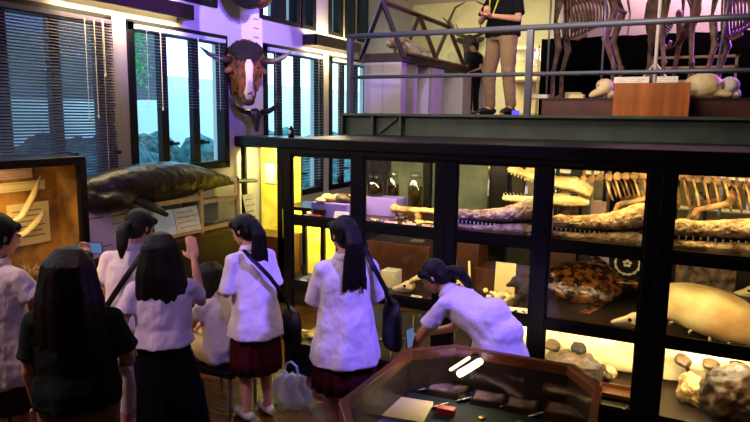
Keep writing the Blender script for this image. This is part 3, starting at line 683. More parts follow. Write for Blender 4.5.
card('label_card', 'lavender card leaning on the shelf beside the red box', onshelf(340, Z1, 4.62), .13, .085, tilt=.5, m='lavcard', rz=.1)
def pedestal(name, label, x, Y, z, w, d, h, m):
    c = onshelf(x, z, Y); o = B(c.x-w/2, c.x+w/2, c.y-d/2, c.y+d/2, z, z+h).build(name, m, bevel=.004); return tag(o, label, 'block')
pedestal('plinth_block', 'lavender display block under the first specimen jar', 384, 5.15, Z1, .34, .22, .16, 'violetbox')
pedestal('plinth_block', 'violet block under the rocks on the corner top shelf', 338, 4.86, Z1, .36, .32, .13, 'violetbox')
def jar(label, x, Y, z, rr, h, group='specimen jars in the corner cabinet'):
    c = onshelf(x, z, Y); r = thing('specimen_jar', label, 'jar', c, group=group)
    MB().lathe((0, 0, 0), [(rr*.94, 0), (rr, .01), (rr, h*.72), (rr*.7, h*.82), (rr*.7, h*.9)]).build('jar_body', 'jar', r, local=True, smooth=True)
    MB().lathe((0, 0, 0), [(rr*.78, h*.88), (rr*.8, h), (rr*.4, h*1.05)]).build('stopper', 'jar', r, local=True, smooth=True)
    MB().ball((0, 0, h*.33), (rr*.75, rr*.75, h*.28)).ball((rr*.1, 0, h*.5), (rr*.5, rr*.4, h*.14)).build('specimen', 'specimen', r, local=True, voxel=.008, disp=.012, dsize=.03)
    MB().lathe((0, 0, .004), [(rr*.9, 0), (rr*.9, h*.6)]).build('liquid', glass('liquid_m', (.6, .54, .36), .3), r, local=True)
jar('squat specimen jar standing on the lavender block', 375, 5.15, Z1+.16, .075, .19)
jar('tall specimen jar just beyond the lavender block', 393, 5.3, Z1+.08, .058, .29)
jar('tall specimen jar with dark contents beside the dark upright', 415, 5.2, Z1+.08, .07, .3)
pedestal('plinth_block', 'brown block raising two tall specimen jars', 405, 5.27, Z1, .36, .2, .06, 'wood')
o = B(xat(428, 5.6, 1.6)-.035, xat(428, 5.6, 1.6)+.035, 5.55, 5.62, Z1, 1.94).build('case_upright', 'blackmat'); tag(o, 'dark upright standing behind the bones in the corner cabinet', 'post')
for (x, lb) in ((389, 'pink card on the top shelf, directly under the tall jars'), (407, 'pink card on the top shelf before the long bone pile'), (427, 'pink-orange card on the top shelf against the double post')):
    card('label_card', lb, onshelf(x, Z1, 4.56), .115, .06, tilt=.8, m='pinkcard', group='pink cards on the top shelf')
bone_heap('heap of small pale bones behind the first pink card', onshelf(377, Z1, 4.72), 6, .07)
bone_heap('heap of thin bones behind the last pink card', onshelf(424, Z1, 4.78), 11, .09)
bone_heap('scattered bones in the middle of the corner top shelf', onshelf(400, Z1, 4.9), 8, .08, 'rock')
c = onshelf(418, Z1, 5.0); o = MB().chain([(c.x-.2, c.y, Z1+.08), (c.x+.15, c.y, Z1+.09)], [.03, .024]).ball((c.x-.22, c.y, Z1+.085), .042).ball((c.x+.17, c.y, Z1+.09), .035).cap((c.x, c.y, Z1+.02), (c.x, c.y, Z1+.07), .03).build('long_bone', 'bone', voxel=.008); tag(o, 'long pale limb bone lying across the corner top shelf', 'bone')
# --- corner cabinet middle row
ob_ = thing('cardboard_box', 'large dark brown box on the middle shelf of the corner cabinet', 'box', onshelf(404, Z2, 5.25))
c = ob_.location; B(c.x-.3, c.x+.3, c.y-.15, c.y+.18, Z2, Z2+.3).build('body', 'wood', ob_, bevel=.005); B(c.x-.31, c.x+.31, c.y-.16, c.y+.19, Z2+.3, Z2+.33).build('lid', 'wood', ob_, bevel=.005)
card('label_card', 'small card lying on the lid of the large dark brown box', Vector((c.x+.12, c.y-.02, Z2+.331)), .12, .08, tilt=1.45, lines=2)
cb_ = onshelf(391, Z2, 4.85); o = thing('cream_box', 'small cream cube-shaped box beside the horned skull', 'box', cb_)
B(cb_.x-.07, cb_.x+.07, 4.78, 4.92, Z2, Z2+.145).build('body', 'card', o, bevel=.004); B(cb_.x-.05, cb_.x+.05, 4.776, 4.78, Z2+.02, Z2+.12).build('front_label', 'cardgold', o)
mini_skull('pale horned skull on the middle shelf left of the bending schoolgirl', onshelf(407, Z2, 4.72), .15, 'bonepale', .3, horns=1)
card('label_card', 'small white card under the horned skull', onshelf(415, Z2, 4.55), .09, .05, tilt=.9, lines=2)
bone_heap('small yellow-white bone on the middle shelf beside the ponytailed girl\'s shoulder', onshelf(368, Z2+.12, 5.1), 3, .05, 'bonepale')
pedestal('plinth_block', 'dark block under the small yellow-white bone', 368, 5.1, Z2, .14, .12, .12, 'darkwood')
bc_ = onshelf(381, Z2, 4.62); o = MB().lathe((bc_.x, bc_.y, Z2), [(.02, 0), (.035, .01), (.045, .05), (.04, .05), (.028, .012)]).build('white_bowl', 'card', smooth=True); tag(o, 'tiny white bowl beside the cream cube-shaped box', 'bowl')
for (x, Y, m_, lb) in ((303, 4.65, 'card', 'white card on the middle shelf near the corner post'), (311, 4.62, 'cardgold', 'second card on the middle shelf near the corner post, beside the white one')):
    card('label_card', lb, onshelf(x, Z2, Y), .08, .05, tilt=1.1, m=m_, lines=2)
bone_heap('dark rough bone by the cards on the middle shelf at the corner', onshelf(300, Z2, 4.9), 6, .08, 'rock')
bone_heap('pale small bones behind the cards on the middle shelf at the corner', onshelf(318, Z2, 4.85), 7, .06, 'bone')
# bottom row of corner cabinet
bone_heap('long pale bones on the bottom shelf beside the knee-high pane', onshelf(400, Z3, 4.9), 5, .12, 'rock')
c = onshelf(402, Z2-.26, 4.6); o = MB().tube([c+Vector((-.12, 0, .14)), c+Vector((.14, 0, .13))], .012, 8).ball(c+Vector((-.13, 0, .14)), .018).ball(c+Vector((.15, 0, .13)), .018).tube([c+Vector((-.1, 0, .14)), c+Vector((-.1, 0, .0)), c+Vector((-.1, .0, -.27))], .006, 6).tube([c+Vector((.1, 0, .13)), c+Vector((.1, 0, -.27))], .006, 6).build('mounted_bone', 'bonepale', smooth=True); tag(o, 'slim bone held on two rods in the bottom of the corner cabinet', 'bone')
bone_heap('pale bones on the bottom shelf at the corner of the cabinet', onshelf(312, Z3, 4.9), 9, .13, 'bone')
# --- crocodile cabinet middle row
def woodbox(label, x, Y, w, d, h, m='wood', z=Z2):
    c = onshelf(x, z, Y); r = thing('wooden_box', label, 'box', c)
    B(c.x-w/2, c.x+w/2, c.y-d/2, c.y+d/2, z, z+h).build('body', m, r, bevel=.004); B(c.x-w/2-.008, c.x+w/2+.008, c.y-d/2-.008, c.y+d/2, z+h, z+h+.02).build('lid', m, r, bevel=.003); return r
woodbox('tall orange wooden box beside the double post, middle shelf', 466, 5.3, .3, .3, .36)
woodbox('low orange wooden box behind the blank white board', 508, 5.25, .5, .3, .17)
o = MB().box(-.008, .008, -.005, .005, 0, .3); o.X = Matrix.Identity(4); c = onshelf(470, Z2, 4.85); o.v = [Matrix.Translation(c) @ Matrix.Rotation(-.06, 4, 'Y') @ v for v in o.v]; o = o.build('measuring_stick', 'cardgold'); tag(o, 'thin upright pale stick leaning beside the tall wooden box', 'stick')
card('blank_board', 'upright blank white board on the middle shelf', onshelf(504, Z2+.02, 5.05), .17, .25, tilt=.1, m='cardgold', lines=0, cat='board')
card('label_card', 'white card lying flat before the dark stuffed animal', onshelf(515, Z2, 4.56), .19, .1, rz=.15, tilt=1.25, lines=0)
co_ = onshelf(500, Z2, 4.82); q = MB()
for i in range(26): q.ball((co_.x+random.gauss(0, .06), co_.y+random.gauss(0, .03), Z2+.03+random.uniform(0, .04)), random.uniform(.015, .03), n=8, m=5)
tag(q.build('coral_lump', 'bonepale', voxel=.006), 'pale knobbly coral lump below the blank white board', 'coral')
st = thing('stuffed_animal', 'dark furry stuffed animal crouching beside the blank white board', 'stuffed animal', onshelf(526, Z2, 4.82))
c = st.location; MB().ball(c+Vector((.01, 0, .13)), (.09, .08, .1)).ball(c+Vector((-.07, -.02, .19)), (.055, .05, .05)).cap(c+Vector((-.1, -.03, .18)), c+Vector((-.14, -.04, .16)), .028, .016).cap(c+Vector((.06, 0, .1)), c+Vector((.1, .06, .03)), .05, .03).cap(c+Vector((-.04, -.05, .08)), c+Vector((-.07, -.07, .015)), .025, .02).cap(c+Vector((.05, -.05, .08)), c+Vector((.04, -.08, .015)), .028, .02).ball(c+Vector((-.05, 0, .245)), (.015, .012, .02)).build('body', 'hidedark', st, voxel=.008, disp=.012, dsize=.02)
bone_heap('dark bones lying before the stuffed animal', onshelf(520, Z2, 4.66), 6, .08, 'hidedark')
mini_skull('cream skull on the middle shelf with a lit brow, beside the tall wooden box', onshelf(452+6, Z2+.0, 5.0), .13, 'bonepale', 1.0)

# --- turtles
def turtle(label, c, rz, L, m, mh, flip=True, tilt=0, head=True, prong=0, name='sea_turtle', h=.26, scute=False):
    r = thing(name, label, 'turtle', c, rz, rot=(tilt, 0, rz))
    R = []; n = 36
    for k, (s, z) in enumerate(((.9, .02), (1.0, .03), (1.02, .055), (.95, .1), (.82, .16), (.62, .215), (.38, .25), (.15, .262), (.02, .265))):
        R.append([(L*.5*s*(math.cos(a)*(1 if math.cos(a) > 0 else 1.1)), L*.4*s*math.sin(a)*(1+.12*math.cos(a)), z/.265*h*L+ .02*L*(math.cos(13*a) if k == 2 else 0)) for a in [2*PI*j/n for j in range(n)]])
    MB().rings(R).build('shell', m, r, local=True, smooth=True)
    if scute:
        sm_ = MB()
        for (u, v) in [(i*.19-.38, 0) for i in range(5)]+[(i*.2-.3, s_*.2) for i in range(4) for s_ in (-1, 1)]:
            zz_ = h*L*(1-(u*1.75)**2*.75-(v*2.2)**2*.8)*.99
            sm_.ball((u*L, v*L, zz_-.008), (.095*L, .085*L, .02*L), (v*-2.4, u*1.6, 0), n=6, m=6)
        sm_.build('scutes', m, r, local=True, smooth=False)
    if head:
        MB().cap((L*.42, 0, .09*L), (L*.6, 0, .1*L), .07*L, .065*L).ball((L*.66, 0, .1*L), (.1*L, .07*L, .065*L)).cap((L*.72, 0, .09*L), (L*.77, 0, .07*L), .04*L, .02*L).build('head', mh, r, local=True, voxel=.01)
        for s_ in (-1, 1): MB().ball((L*.69, s_*.06*L, .13*L), .014*L*1.2).build('eye', 'eyem', r, local=True, smooth=True)
    if flip:
        for s_ in (-1, 1):
            MB().rings([[Vector((L*(.3-.42*t)+w*math.cos(a), s_*(L*(.32+.4*math.sin(t*1.4))), .05*L+.012*math.sin(a)*(1.3-t)+0)) for a in [2*PI*j/10 for j in range(10)]] for t, w in ((0, .05*L), (.25, .075*L), (.55, .07*L), (.85, .045*L), (1, .012*L))]).build('front_flipper', mh, r, local=True, smooth=True)
            MB().rings([[Vector((-L*(.42+.25*t)+0, s_*(L*(.2+.12*t))+w*math.cos(a), .04*L+.01*math.sin(a))) for a in [2*PI*j/10 for j in range(10)]] for t, w in ((0, .04*L), (.5, .06*L), (1, .015*L))]).build('rear_flipper', mh, r, local=True, smooth=True)
    if prong:
        q = MB()
        for k in range(prong):
            a = 2*PI*k/prong; p = Vector((L*.5*math.cos(a)*(1 if math.cos(a) > 0 else 1.1), L*.4*math.sin(a)*(1+.12*math.cos(a)), .03*L)); q.tube([p, p*1.0+Vector((.04*L*math.cos(a), .04*L*math.sin(a), -.005)), Vector((p.x*1.06, p.y*1.06, .0))], [.014*L, .011*L, .004], 6)
        q.build('rib_tips', mh, r, local=True, smooth=True)
    return r
turtle('brown glossy sea turtle with dark flippers behind the middle pane, beside a pale small head', onshelf(582, Z2+.13, 5.2), math.radians(5), .62, 'shell', 'shell', tilt=.45, h=.24, scute=True)
turtle('big pale yellow turtle shell with rib tips along its rim', onshelf(706, Z2+.02, 4.92), math.radians(-6), .8, 'shellpale', 'bonepale', flip=False, head=False, prong=22, name='turtle_shell', h=.27); _t = bpy.data.objects['turtle_shell']; _t['category'] = 'turtle shell'; _t.rotation_euler = (.12, .2, math.radians(-6)); _t.location.z += .04
mini_skull('smooth pale turtle skull beside the brown turtle flipper', onshelf(632, Z2, 4.64), .17, 'bonepale', .1)
mini_skull('small white skull just past the pale turtle shell rim', onshelf(749, Z2+.19, 5.2), .12, 'bonepale', .2)
pedestal('plinth_block', 'dark block under the small white skull beyond the pale shell', 749, 5.2, Z2, .16, .14, .19, 'darkwood')
rs = thing('ring_emblem', 'black square panel with a white ring of dots around a flower', 'panel', onshelf(626, Z2+.1, 5.6))
c = rs.location; B(c.x-.14, c.x+.14, 5.6, 5.62, Z2, Z2+.4).build('board', 'blackmat', rs)
q = MB(); cc = Vector((c.x, 5.595, Z2+.26))
for k in range(14):
    a = 2*PI*k/14; q.ball(cc+Vector((.095*math.cos(a), 0, .095*math.sin(a))), (.013, .004, .013), n=8, m=5)
q.rings([[cc+Vector((rr_*math.cos(2*PI*j/28), dy, rr_*math.sin(2*PI*j/28))) for j in range(28)] for rr_, dy in ((.088, 0), (.1, -.003), (.1, .004), (.088, .004))], cap=False)
for k in range(5): 
    a = 2*PI*k/5+.3; q.ball(cc+Vector((.022*math.cos(a), 0, .022*math.sin(a))), (.016, .004, .012), n=8, m=5)
q.build('ring', 'card', rs)
o = B(xat(601, 5.62, 1)-.07, xat(601, 5.62, 1)+.06, 5.62, 5.64, Z2, Z2+.4).build('poster_board', 'lavcard'); tag(o, 'pale lavender poster beside the black ring panel', 'poster')
o = B(xat(700, 5.6, 1)-.18, xat(700, 5.6, 1)+.25, 5.64, 5.66, Z2, Z2+.45).build('poster_board', 'silverfab'); tag(o, 'dim brownish picture board behind the pale turtle shell', 'poster')
o = B(xat(560, 5.6, 1)-.16, xat(560, 5.6, 1)+.12, 5.64, 5.66, Z2, Z2+.42).build('poster_board', 'redwood'); tag(o, 'dark red-brown board behind the brown sea turtle', 'poster')
# top row back boards
for (x0_, x1_, m_, lb) in ((558, 578, 'silverfab', 'striped photo board under the crocodile eye'), (590, 606, 'pinkcard', 'pink arched picture behind the crocodile neck')):
    a, b = xat(x0_, 5.5, 1.5), xat(x1_, 5.5, 1.5); o = B(a, b, 5.5, 5.515, Z1, 1.58).build('picture_board', m_); tag(o, lb, 'picture')
# --- bottom row specimens
def boulder(label, x, Y, s, m='rock', z=Z3, cat='rock', name='brown_boulder', n=5):
    c = onshelf(x, z, Y); q = MB().ball((c.x, c.y, z+s[2]*.45), (s[0], s[1], s[2]*.6))
    for i in range(n): a = random.uniform(0, 6.28); q.ball((c.x+s[0]*.6*math.cos(a), c.y+s[1]*.6*math.sin(a), z+s[2]*.3), (s[0]*.5, s[1]*.5, s[2]*.35))
    o = q.build(name, m, voxel=.014, disp=.11, dsize=.1); tag(o, label, cat); return o
boulder('long brown mound on the bottom shelf below the brown turtle', 572, 4.85, (.26, .13, .2))
boulder('large rough brown boulder on the bottom shelf near the frame edge', 737, 4.75, (.24, .16, .34))
boulder('golden-brown lumpy rock beside the large boulder', 697, 4.85, (.13, .1, .2), 'bone')
for (x, z_, lb, m_) in ((553, 345, 'first dark knob hanging on the pale relief panel, by the narrow post', 'rock'), (579, 348, 'second dark knob with a tail on the pale relief panel', 'hidedark'), (683, 360, 'round brown knob on the pale relief panel of the turtle shell cabinet', 'rock'), (711, 364, 'small brown ring-shaped knob on the relief panel beside the round one', 'rock'), (738, 366, 'dark twisted knob on the relief panel beyond the brown ring', 'hidedark')):
    c_ = at(x, z_, Y=5.0); Y = 5.0; X_ = c_.x; z_ = c_.z; o = MB().ball((X_, Y, z_), (.06, .1, .04), (0, .3, 0)).cap((X_+.02, Y, z_-.02), (X_+.05, Y+.05, z_-.12), .025, .012).ball((X_-.03, Y-.05, z_+.01), (.03, .05, .03)).build('mounted_specimen', m_, voxel=.01, disp=.02, dsize=.04); tag(o, lb, 'specimen')
for (x, lb) in ((562, 'first pale horned skull on the relief panel behind the long mound'), (607, 'second pale skull leaning on the relief panel by the narrow post'), (596, 'third pale skull between the others, above the end of the long mound')):
    c = onshelf(x, .4, 4.93); q = mini_skull(lb, Vector((c.x, 4.93, Z3)), .18, 'bone', .3, group='pale skulls before the relief panel')
tr_ = onshelf(622, Z3, 4.7); r = thing('wooden_tray', 'flat pale brown tray on the bottom shelf beside the narrow post', 'tray', tr_)
B(tr_.x-.16, tr_.x+.16, 4.6, 4.8, Z3, Z3+.02).build('base', 'wood', r); 
for a in ((-.16, .16, 4.6, 4.612), (-.16, .16, 4.788, 4.8), (-.16, -.148, 4.6, 4.8), (.148, .16, 4.6, 4.8)): B(tr_.x+a[0], tr_.x+a[1], a[2], a[3], Z3, Z3+.05).build('side', 'wood', r)
# small figure on top of the cornice
tg = thing('trinket', 'tiny black and white figurine standing on top of the corner cabinet', 'figurine', (-3.085, 4.56, 2.066))
c = tg.location; MB().lathe(c, [(.025, 0), (.028, .01), (.018, .05), (.02, .07), (.006, .1)]).build('body', 'blackmat', tg, smooth=True); MB().ball(c+Vector((0, -.015, .045)), (.014, .012, .02)).build('front', 'card', tg, smooth=True)

# yellow-lit cabinets behind the corner
yc = thing('yellow_lit_cabinet', 'tall black cabinet glowing yellow behind the corner of the glass case', 'cabinet', (-4.55, 6.4, 0))
ya, yb = -4.93, -4.33
B(ya-.05, yb+.05, 6.15, 6.65, 1.87, 2.0).build('top', 'black', yc, bevel=.01)
for a, b in ((ya, ya+.06), (yb-.07, yb)): B(a, b, 6.2, 6.24, 0, 1.88).build('post', 'black', yc)
B(ya, yb, 6.6, 6.63, .8, 1.87).build('back', 'yellow', yc); B(ya, yb, 6.2, 6.6, 0, .8).build('base', 'wood', yc)
B(ya+.06, yb-.07, 6.215, 6.22, .8, 1.87).build('pane', 'glass', yc)
B(-4.86, -4.7, 6.585, 6.6, 1.4, 1.65).build('notice', 'card', yc)
area('yellow_lamp', (-4.62, 6.3, 1.85), (-4.62, 6.6, 1.2), .5, 16, (1, .9, .3), sy=.06)
y2 = thing('yellow_lit_cabinet', 'low black cabinet with yellow-lit panes seen through the corner glass case', 'cabinet', (-3.9, 6.5, 0))
B(-4.3, -3.55, 6.15, 6.65, 1.16, 1.2).build('top', 'black', y2)
for a in (-4.3, -4.05, -3.8, -3.6): B(a, a+.05, 6.2, 6.24, 0, 1.16).build('post', 'black', y2)
B(-4.3, -3.55, 6.6, 6.63, 0, 1.16).build('back', 'yellow', y2); B(-4.3, -3.55, 6.22, 6.6, 0, .3).build('base', 'black', y2)
area('yellow_lamp', (-3.93, 6.3, 1.14), (-3.93, 6.6, .7), .6, 14, (1, .9, .3), sy=.06)
# dim cabinets under the gallery
for (a, b, lb) in ((-3.2, -2.2, 'dim glass cabinet standing under the gallery behind the specimen jars'), (-2.05, -.9, 'dim glass cabinet under the gallery behind the gaping jaws'), (-.6, .9, 'dim glass cabinet under the gallery behind the hanging ribs')):
    r = thing('store_cabinet', lb, 'cabinet', ((a+b)/2, 8, 0))
    B(a, b, 7.9, 8.3, 0, .9).build('base', 'darkwood', r); B(a, b, 7.9, 8.3, 1.95, 2.05).build('top', 'blackmat', r); B(a, b, 8.27, 8.3, .9, 1.95).build('back', 'creamwood', r)
    for x in (a, (a+b)/2-.02, b-.04): B(x, x+.04, 7.9, 7.94, .9, 1.95).build('post', 'blackmat', r)
    for z in (1.25, 1.6): B(a+.04, b-.04, 7.95, 8.27, z, z+.02).build('shelf', 'creamwood', r)
    for k in range(7):
        s = random.uniform(.04, .08); xx = a+.12+k*(b-a-.2)/7
        tag(MB().lathe((xx, 8.1, (1.27, 1.62, .9)[k % 3]), [(s, 0), (s*1.1, .05), (s*1.1, .12), (s*.5, .15), (s*.6, .18)]).build('stored_jar', 'rock' if k % 2 else 'lavcard', smooth=True), 'small dim jar in the cabinet under the gallery ' + lb.split('gallery ')[1], 'jar', 'jars in the dim cabinet under the gallery '+lb.split('gallery ')[1])
    area('store_lamp', ((a+b)/2, 7.75, 1.93), ((a+b)/2, 8.3, 1.2), 1, 16, (.9, .85, .6), sy=.1)

# ================================================================== SIDE WALL EXHIBITS
dc = thing('display_counter', 'long brown wooden counter along the window wall under the dark marine mammal', 'counter', (-4.8, 5.1, 0))
B(-4.975, -4.62, 3.45, 6.12, .0, .96).build('body', 'darkwood', dc); B(-4.98, -4.58, 3.43, 6.13, .96, 1.0).build('ledge', 'wood', dc, bevel=.006)
vt = thing('marine_vitrine', 'cream wooden frame with glass panes carrying the dark marine mammal', 'frame', (-4.75, 5.0, 1.0))
ht = {4.42: 1.42, 5.13: 1.5, 5.73: 1.55}
for y, h in ht.items():
    B(-4.64, -4.6, y-.022, y+.022, 1.0, h).build('post', 'creamwood', vt); B(-4.98, -4.94, y-.022, y+.022, 1.0, h).build('rear_post', 'creamwood', vt); B(-4.98, -4.6, y-.02, y+.02, h-.04, h).build('cross_bar', 'creamwood', vt)
for (a, b, z) in ((4.42, 5.13, 1.36), (5.13, 5.73, 1.31), (4.42, 5.73, 1.02)): B(-4.635, -4.605, a, b, z, z+.045).build('rail', 'creamwood', vt)
for (a, b) in ((4.45, 5.11), (5.15, 5.71)): B(-4.62, -4.615, a, b, 1.06, 1.33).build('pane', 'winglass', vt); B(-4.9, -4.88, a, b, 1.04, 1.32).build('reflection_sheet', 'greybld', vt)  # sheet behind each pane coloured to imitate blue-grey reflections in the glass
def wallcard(label, y, z, w, h, m='card', X=-4.56, name='label_card', lines=4, tilt=.25):
    return card(name, label, (X, y, z), w, h, rz=PI/2, tilt=tilt, m=m, lines=lines)
wallcard('white information card against the cream-framed vitrine', 4.93, 1.06, .34, .25, X=-4.59)
wallcard('blue-grey photo card in the vitrine beside the white information card', 4.62, 1.06, .28, .25, m='cyan', X=-4.6, name='photo_card', lines=0)
wallcard('white card leaning at the end of the counter before the yellow cabinet', 5.98, 1.0, .2, .34, X=-4.58)
wallcard('large lavender notice beside the amber-lit cabinet', 3.82, 1.0, .4, .42, m='lavcard', X=-4.6, name='notice_board', lines=2)
wallcard('white sheet behind the ponytailed schoolgirl at the counter', 4.2, 1.02, .3, .36, m='card', X=-4.72)
# dugong
dg = thing('stuffed_dugong', 'huge dark stuffed marine mammal with flippers lying above the cream frame', 'stuffed animal', (-4.78, 4.9, 1.5))
prof = [(3.72, .03, .03, 1.54), (3.76, .1, .1, 1.545), (3.86, .135, .13, 1.56), (4.0, .15, .145, 1.575), (4.2, .19, .17, 1.585), (4.5, .215, .2, 1.58), (4.8, .215, .2, 1.58), (5.1, .19, .17, 1.57), (5.35, .145, .125, 1.55), (5.55, .1, .085, 1.53), (5.75, .065, .055, 1.5), (5.9, .05, .03, 1.48)]
q = MB().rings([[(-4.76+w*math.cos(a), y, zc+h*math.sin(a)) for a in [2*PI*j/22 for j in range(22)]] for y, w, h, zc in prof])
q.rings([[(-4.76+w*math.cos(a), y, 1.475+.02*math.sin(a)) for a in [2*PI*j/16 for j in range(16)]] for y, w in ((5.85, .05), (5.98, .09), (6.1, .17), (6.2, .1), (6.24, .02))])
q.ball((-4.76, 3.74, 1.49), (.1, .08, .08))
q.ball((-4.7, 4.02, 1.47), (.17, .3, .11)).ball((-4.72, 3.82, 1.5), (.12, .12, .11))
q.build('body', 'dugong', dg, voxel=.018, disp=.02, dsize=.1)
for s_ in (-1, 1):
    MB().rings([[Vector((-4.76+s_*(.12+(.19 if s_ > 0 else .03)*t)+w*.25*math.cos(a), 4.22+.25*t+w*math.sin(a)*.9, 1.5-.2*t+.02*math.cos(a))) for a in [2*PI*j/12 for j in range(12)]] for t, w in ((0, .06), (.35, .085), (.7, .075), (1, .03))]).build('flipper', 'dugong', dg, smooth=True)
    MB().ball((-4.8+s_*.125, 3.84, 1.6), .014).build('eye', 'eyem', dg, smooth=True)
# amber-lit antler cabinet
ac = thing('antler_cabinet', 'black-framed cabinet lit amber with antlers and labels beside the long blind', 'display cabinet', (-4.4, 2.6, 0))
XA, XB, YA, YB, ZA, ZB = -4.2, -4.55, 1.9, 3.4, 1.0, 1.92
B(XB, XA, YA, YB, ZB-.06, ZB).build('top', 'black', ac, bevel=.004); B(XB, XA, YA, YB, 0, ZA).build('base', 'darkwood', ac)
for y in (YA, YB-.06): B(XA-.05, XA, y, y+.06, ZA, ZB-.06).build('post', 'black', ac)
B(XB, XB+.03, YA, YB, ZA, ZB-.06).build('back', 'gold', ac); B(XB, XA-.05, YB-.03, YB-.001, ZA, ZB-.06).build('side', 'gold', ac)
B(XA-.02, XA-.015, YA+.06, YB-.06, ZA, ZB-.06).build('pane', 'glass', ac)
for (y, z, w, h, lb, m_) in ((3.0, 1.76, .3, .08, 'upper pale label strip in the amber-lit cabinet', 'pinkcard'), (3.06, 1.665, .38, .07, 'second pale label strip below the first in the amber cabinet', 'cardgold'), (3.1, 1.25, .34, .32, 'cream drawing sheet behind the antlers in the amber cabinet', 'cardgold')):
    card('label_strip' if h < .2 else 'drawing_sheet', lb, (XB+.06, y, z), w, h, rz=PI/2, tilt=0, m=m_, lines=2 if h < .2 else 6, cat='label' if h < .2 else 'sheet')
for (pts, lb) in (([(0, 2.55, 1.4), (0, 2.7, 1.42), (0, 2.85, 1.5), (0, 2.95, 1.64), (0, 3.02, 1.78)], 'long pale antler curving up past the label strips'), ([(0, 2.5, 1.28), (0, 2.68, 1.33), (0, 2.86, 1.36), (0, 2.98, 1.45), (0, 3.03, 1.52)], 'lower pale antler curving across the cream drawing sheet'), ([(0, 2.62, 1.4), (0, 2.6, 1.55), (0, 2.63, 1.7), (0, 2.62, 1.82)], 'upright pale antler tine near the frame edge')):
    r = thing('antler', lb, 'antler', (XB+.17, pts[0][1], pts[0][2])); P = [Vector((XB+.17, p[1]+.12, p[2])) for p in pts]
    MB().tube(P, [.03]+[.024]*(len(P)-2)+[.007], 8).tube([P[1], P[1]+Vector((.03, -.06, .12))], [.014, .004], 6).build('beam', 'bonepale', r, smooth=True)
    MB().tube([P[0], (XB+.02, P[0].y, P[0].z)], .006, 6).build('wall_peg', 'metal', r)
def bush(label, c, s):
    q = MB()
    for i in range(90):
        a = random.uniform(0, 6.28); p = Vector(c)+Vector((random.gauss(0, s*.25), random.gauss(0, s*.7), random.uniform(0, s*.4))); q.tube([p, p+Vector((random.uniform(-.03, .03), .06*math.cos(a), .06*abs(math.sin(a))))], [.004, .001], 4)
    tag(q.build('dry_grass', 'bone'), label, 'dry grass', kind='stuff')
bush('dry grass tufts on the floor of the amber-lit cabinet', (XB+.18, 3.05, ZA+.01), .22)
area('amber_lamp', (XA-.12, 2.65, ZB-.08), (XB+.05, 2.65, 1.4), .08, 17, (1, .66, .24), sy=1.3)
# pier mounts
bz = thing('mounted_bovine_head', 'mounted orange-brown bovine head with a pale blaze and horns on the pier', 'mounted head', (-4.9, 6.42, 2.75))
cx = Vector((-4.82, 6.4, 2.78))
MB().ball(cx+Vector((-.04, 0, .12)), (.14, .26, .26)).cap(cx+Vector((0, 0, .05)), cx+Vector((.12, .0, -.3)), .2, .12).ball(cx+Vector((.12, 0, -.36)), (.1, .11, .1)).ball(cx+Vector((-.1, 0, -.1)), (.08, .24, .3)).build('head', 'hide', bz, voxel=.016, disp=.05, dsize=.05)
MB().ball(cx+Vector((.03, 0, .22)), (.15, .23, .13)).ball(cx+Vector((.08, .0, .12)), (.12, .17, .09)).build('forelock', 'hidedark', bz, voxel=.014, disp=.06, dsize=.03)
MB().rings([[cx+Vector((x+.02*math.cos(a), w*math.sin(a), z)) for a in [2*PI*j/12 for j in range(12)]] for x, w, z in ((.19, .03, .1), (.215, .06, .02), (.215, .045, -.12), (.225, .05, -.24), (.2, .075, -.34), (.19, .04, -.42))]).build('blaze', 'blaze', bz, smooth=True)
MB().ball(cx+Vector((.14, 0, -.44)), (.075, .085, .06)).build('muzzle', 'hide', bz, smooth=True)
for s_ in (-1, 1):
    a0 = cx+Vector((.02, s_*.2, .1)); MB().tube([a0, a0+Vector((.03, s_*.16, .0)), a0+Vector((.06, s_*.3, .06)), a0+Vector((.06, s_*.4, .14))], [.05, .042, .03, .008], 9).build('horn', 'hornpale' if s_ > 0 else 'horn', bz, smooth=True)
    MB().ball(cx+Vector((.0, s_*.2, -.02)), (.03, .1, .045), (s_*-.4, 0, 0)).build('ear', 'hide', bz, smooth=True)
    MB().ball(cx+Vector((.13, s_*.13, .0)), .02).build('eye', 'eyem', bz, smooth=True)
bz.rotation_euler = (0, 0, -.72); bz.location.x += .06; bz.location.y -= .2; bz.location.z += .02; bz.scale = (.88, .88, .88)
bs = thing('buffalo_skull', 'dark buffalo skull with upcurved horns on the pier below the mounted head', 'skull', (-4.9, 6.5, 2.2))
cx = Vector((-4.86, 6.52, 2.25))
MB().ball(cx+Vector((0, 0, .08)), (.09, .13, .1)).cap(cx+Vector((.02, 0, .03)), cx+Vector((.05, 0, -.2)), .09, .045).build('cranium', 'horn', bs, voxel=.012)
for s_ in (-1, 1):
    a0 = cx+Vector((0, s_*.1, .1)); MB().tube([a0, a0+Vector((.02, s_*.16, .03)), a0+Vector((.03, s_*.3, .12)), a0+Vector((.03, s_*.35, .24)), a0+Vector((.02, s_*.29, .36))], [.055, .05, .04, .025, .007], 9).build('horn', 'horn', bs, smooth=True)
    MB().ball(cx+Vector((.07, s_*.07, .03)), .022).build('eye_socket_shade', 'socket', bs, smooth=True)
bs.rotation_euler = (0, 0, -.5); bs.location.x += .06; bs.location.y -= .16; bs.scale = (.68, .68, .68); bs.location.z -= .02
uh = thing('mounted_animal_head', 'large dark mounted head with a tan muzzle high on the pier', 'mounted head', (-4.9, 6.5, 3.55))
cx = Vector((-4.66, 6.05, 3.72))
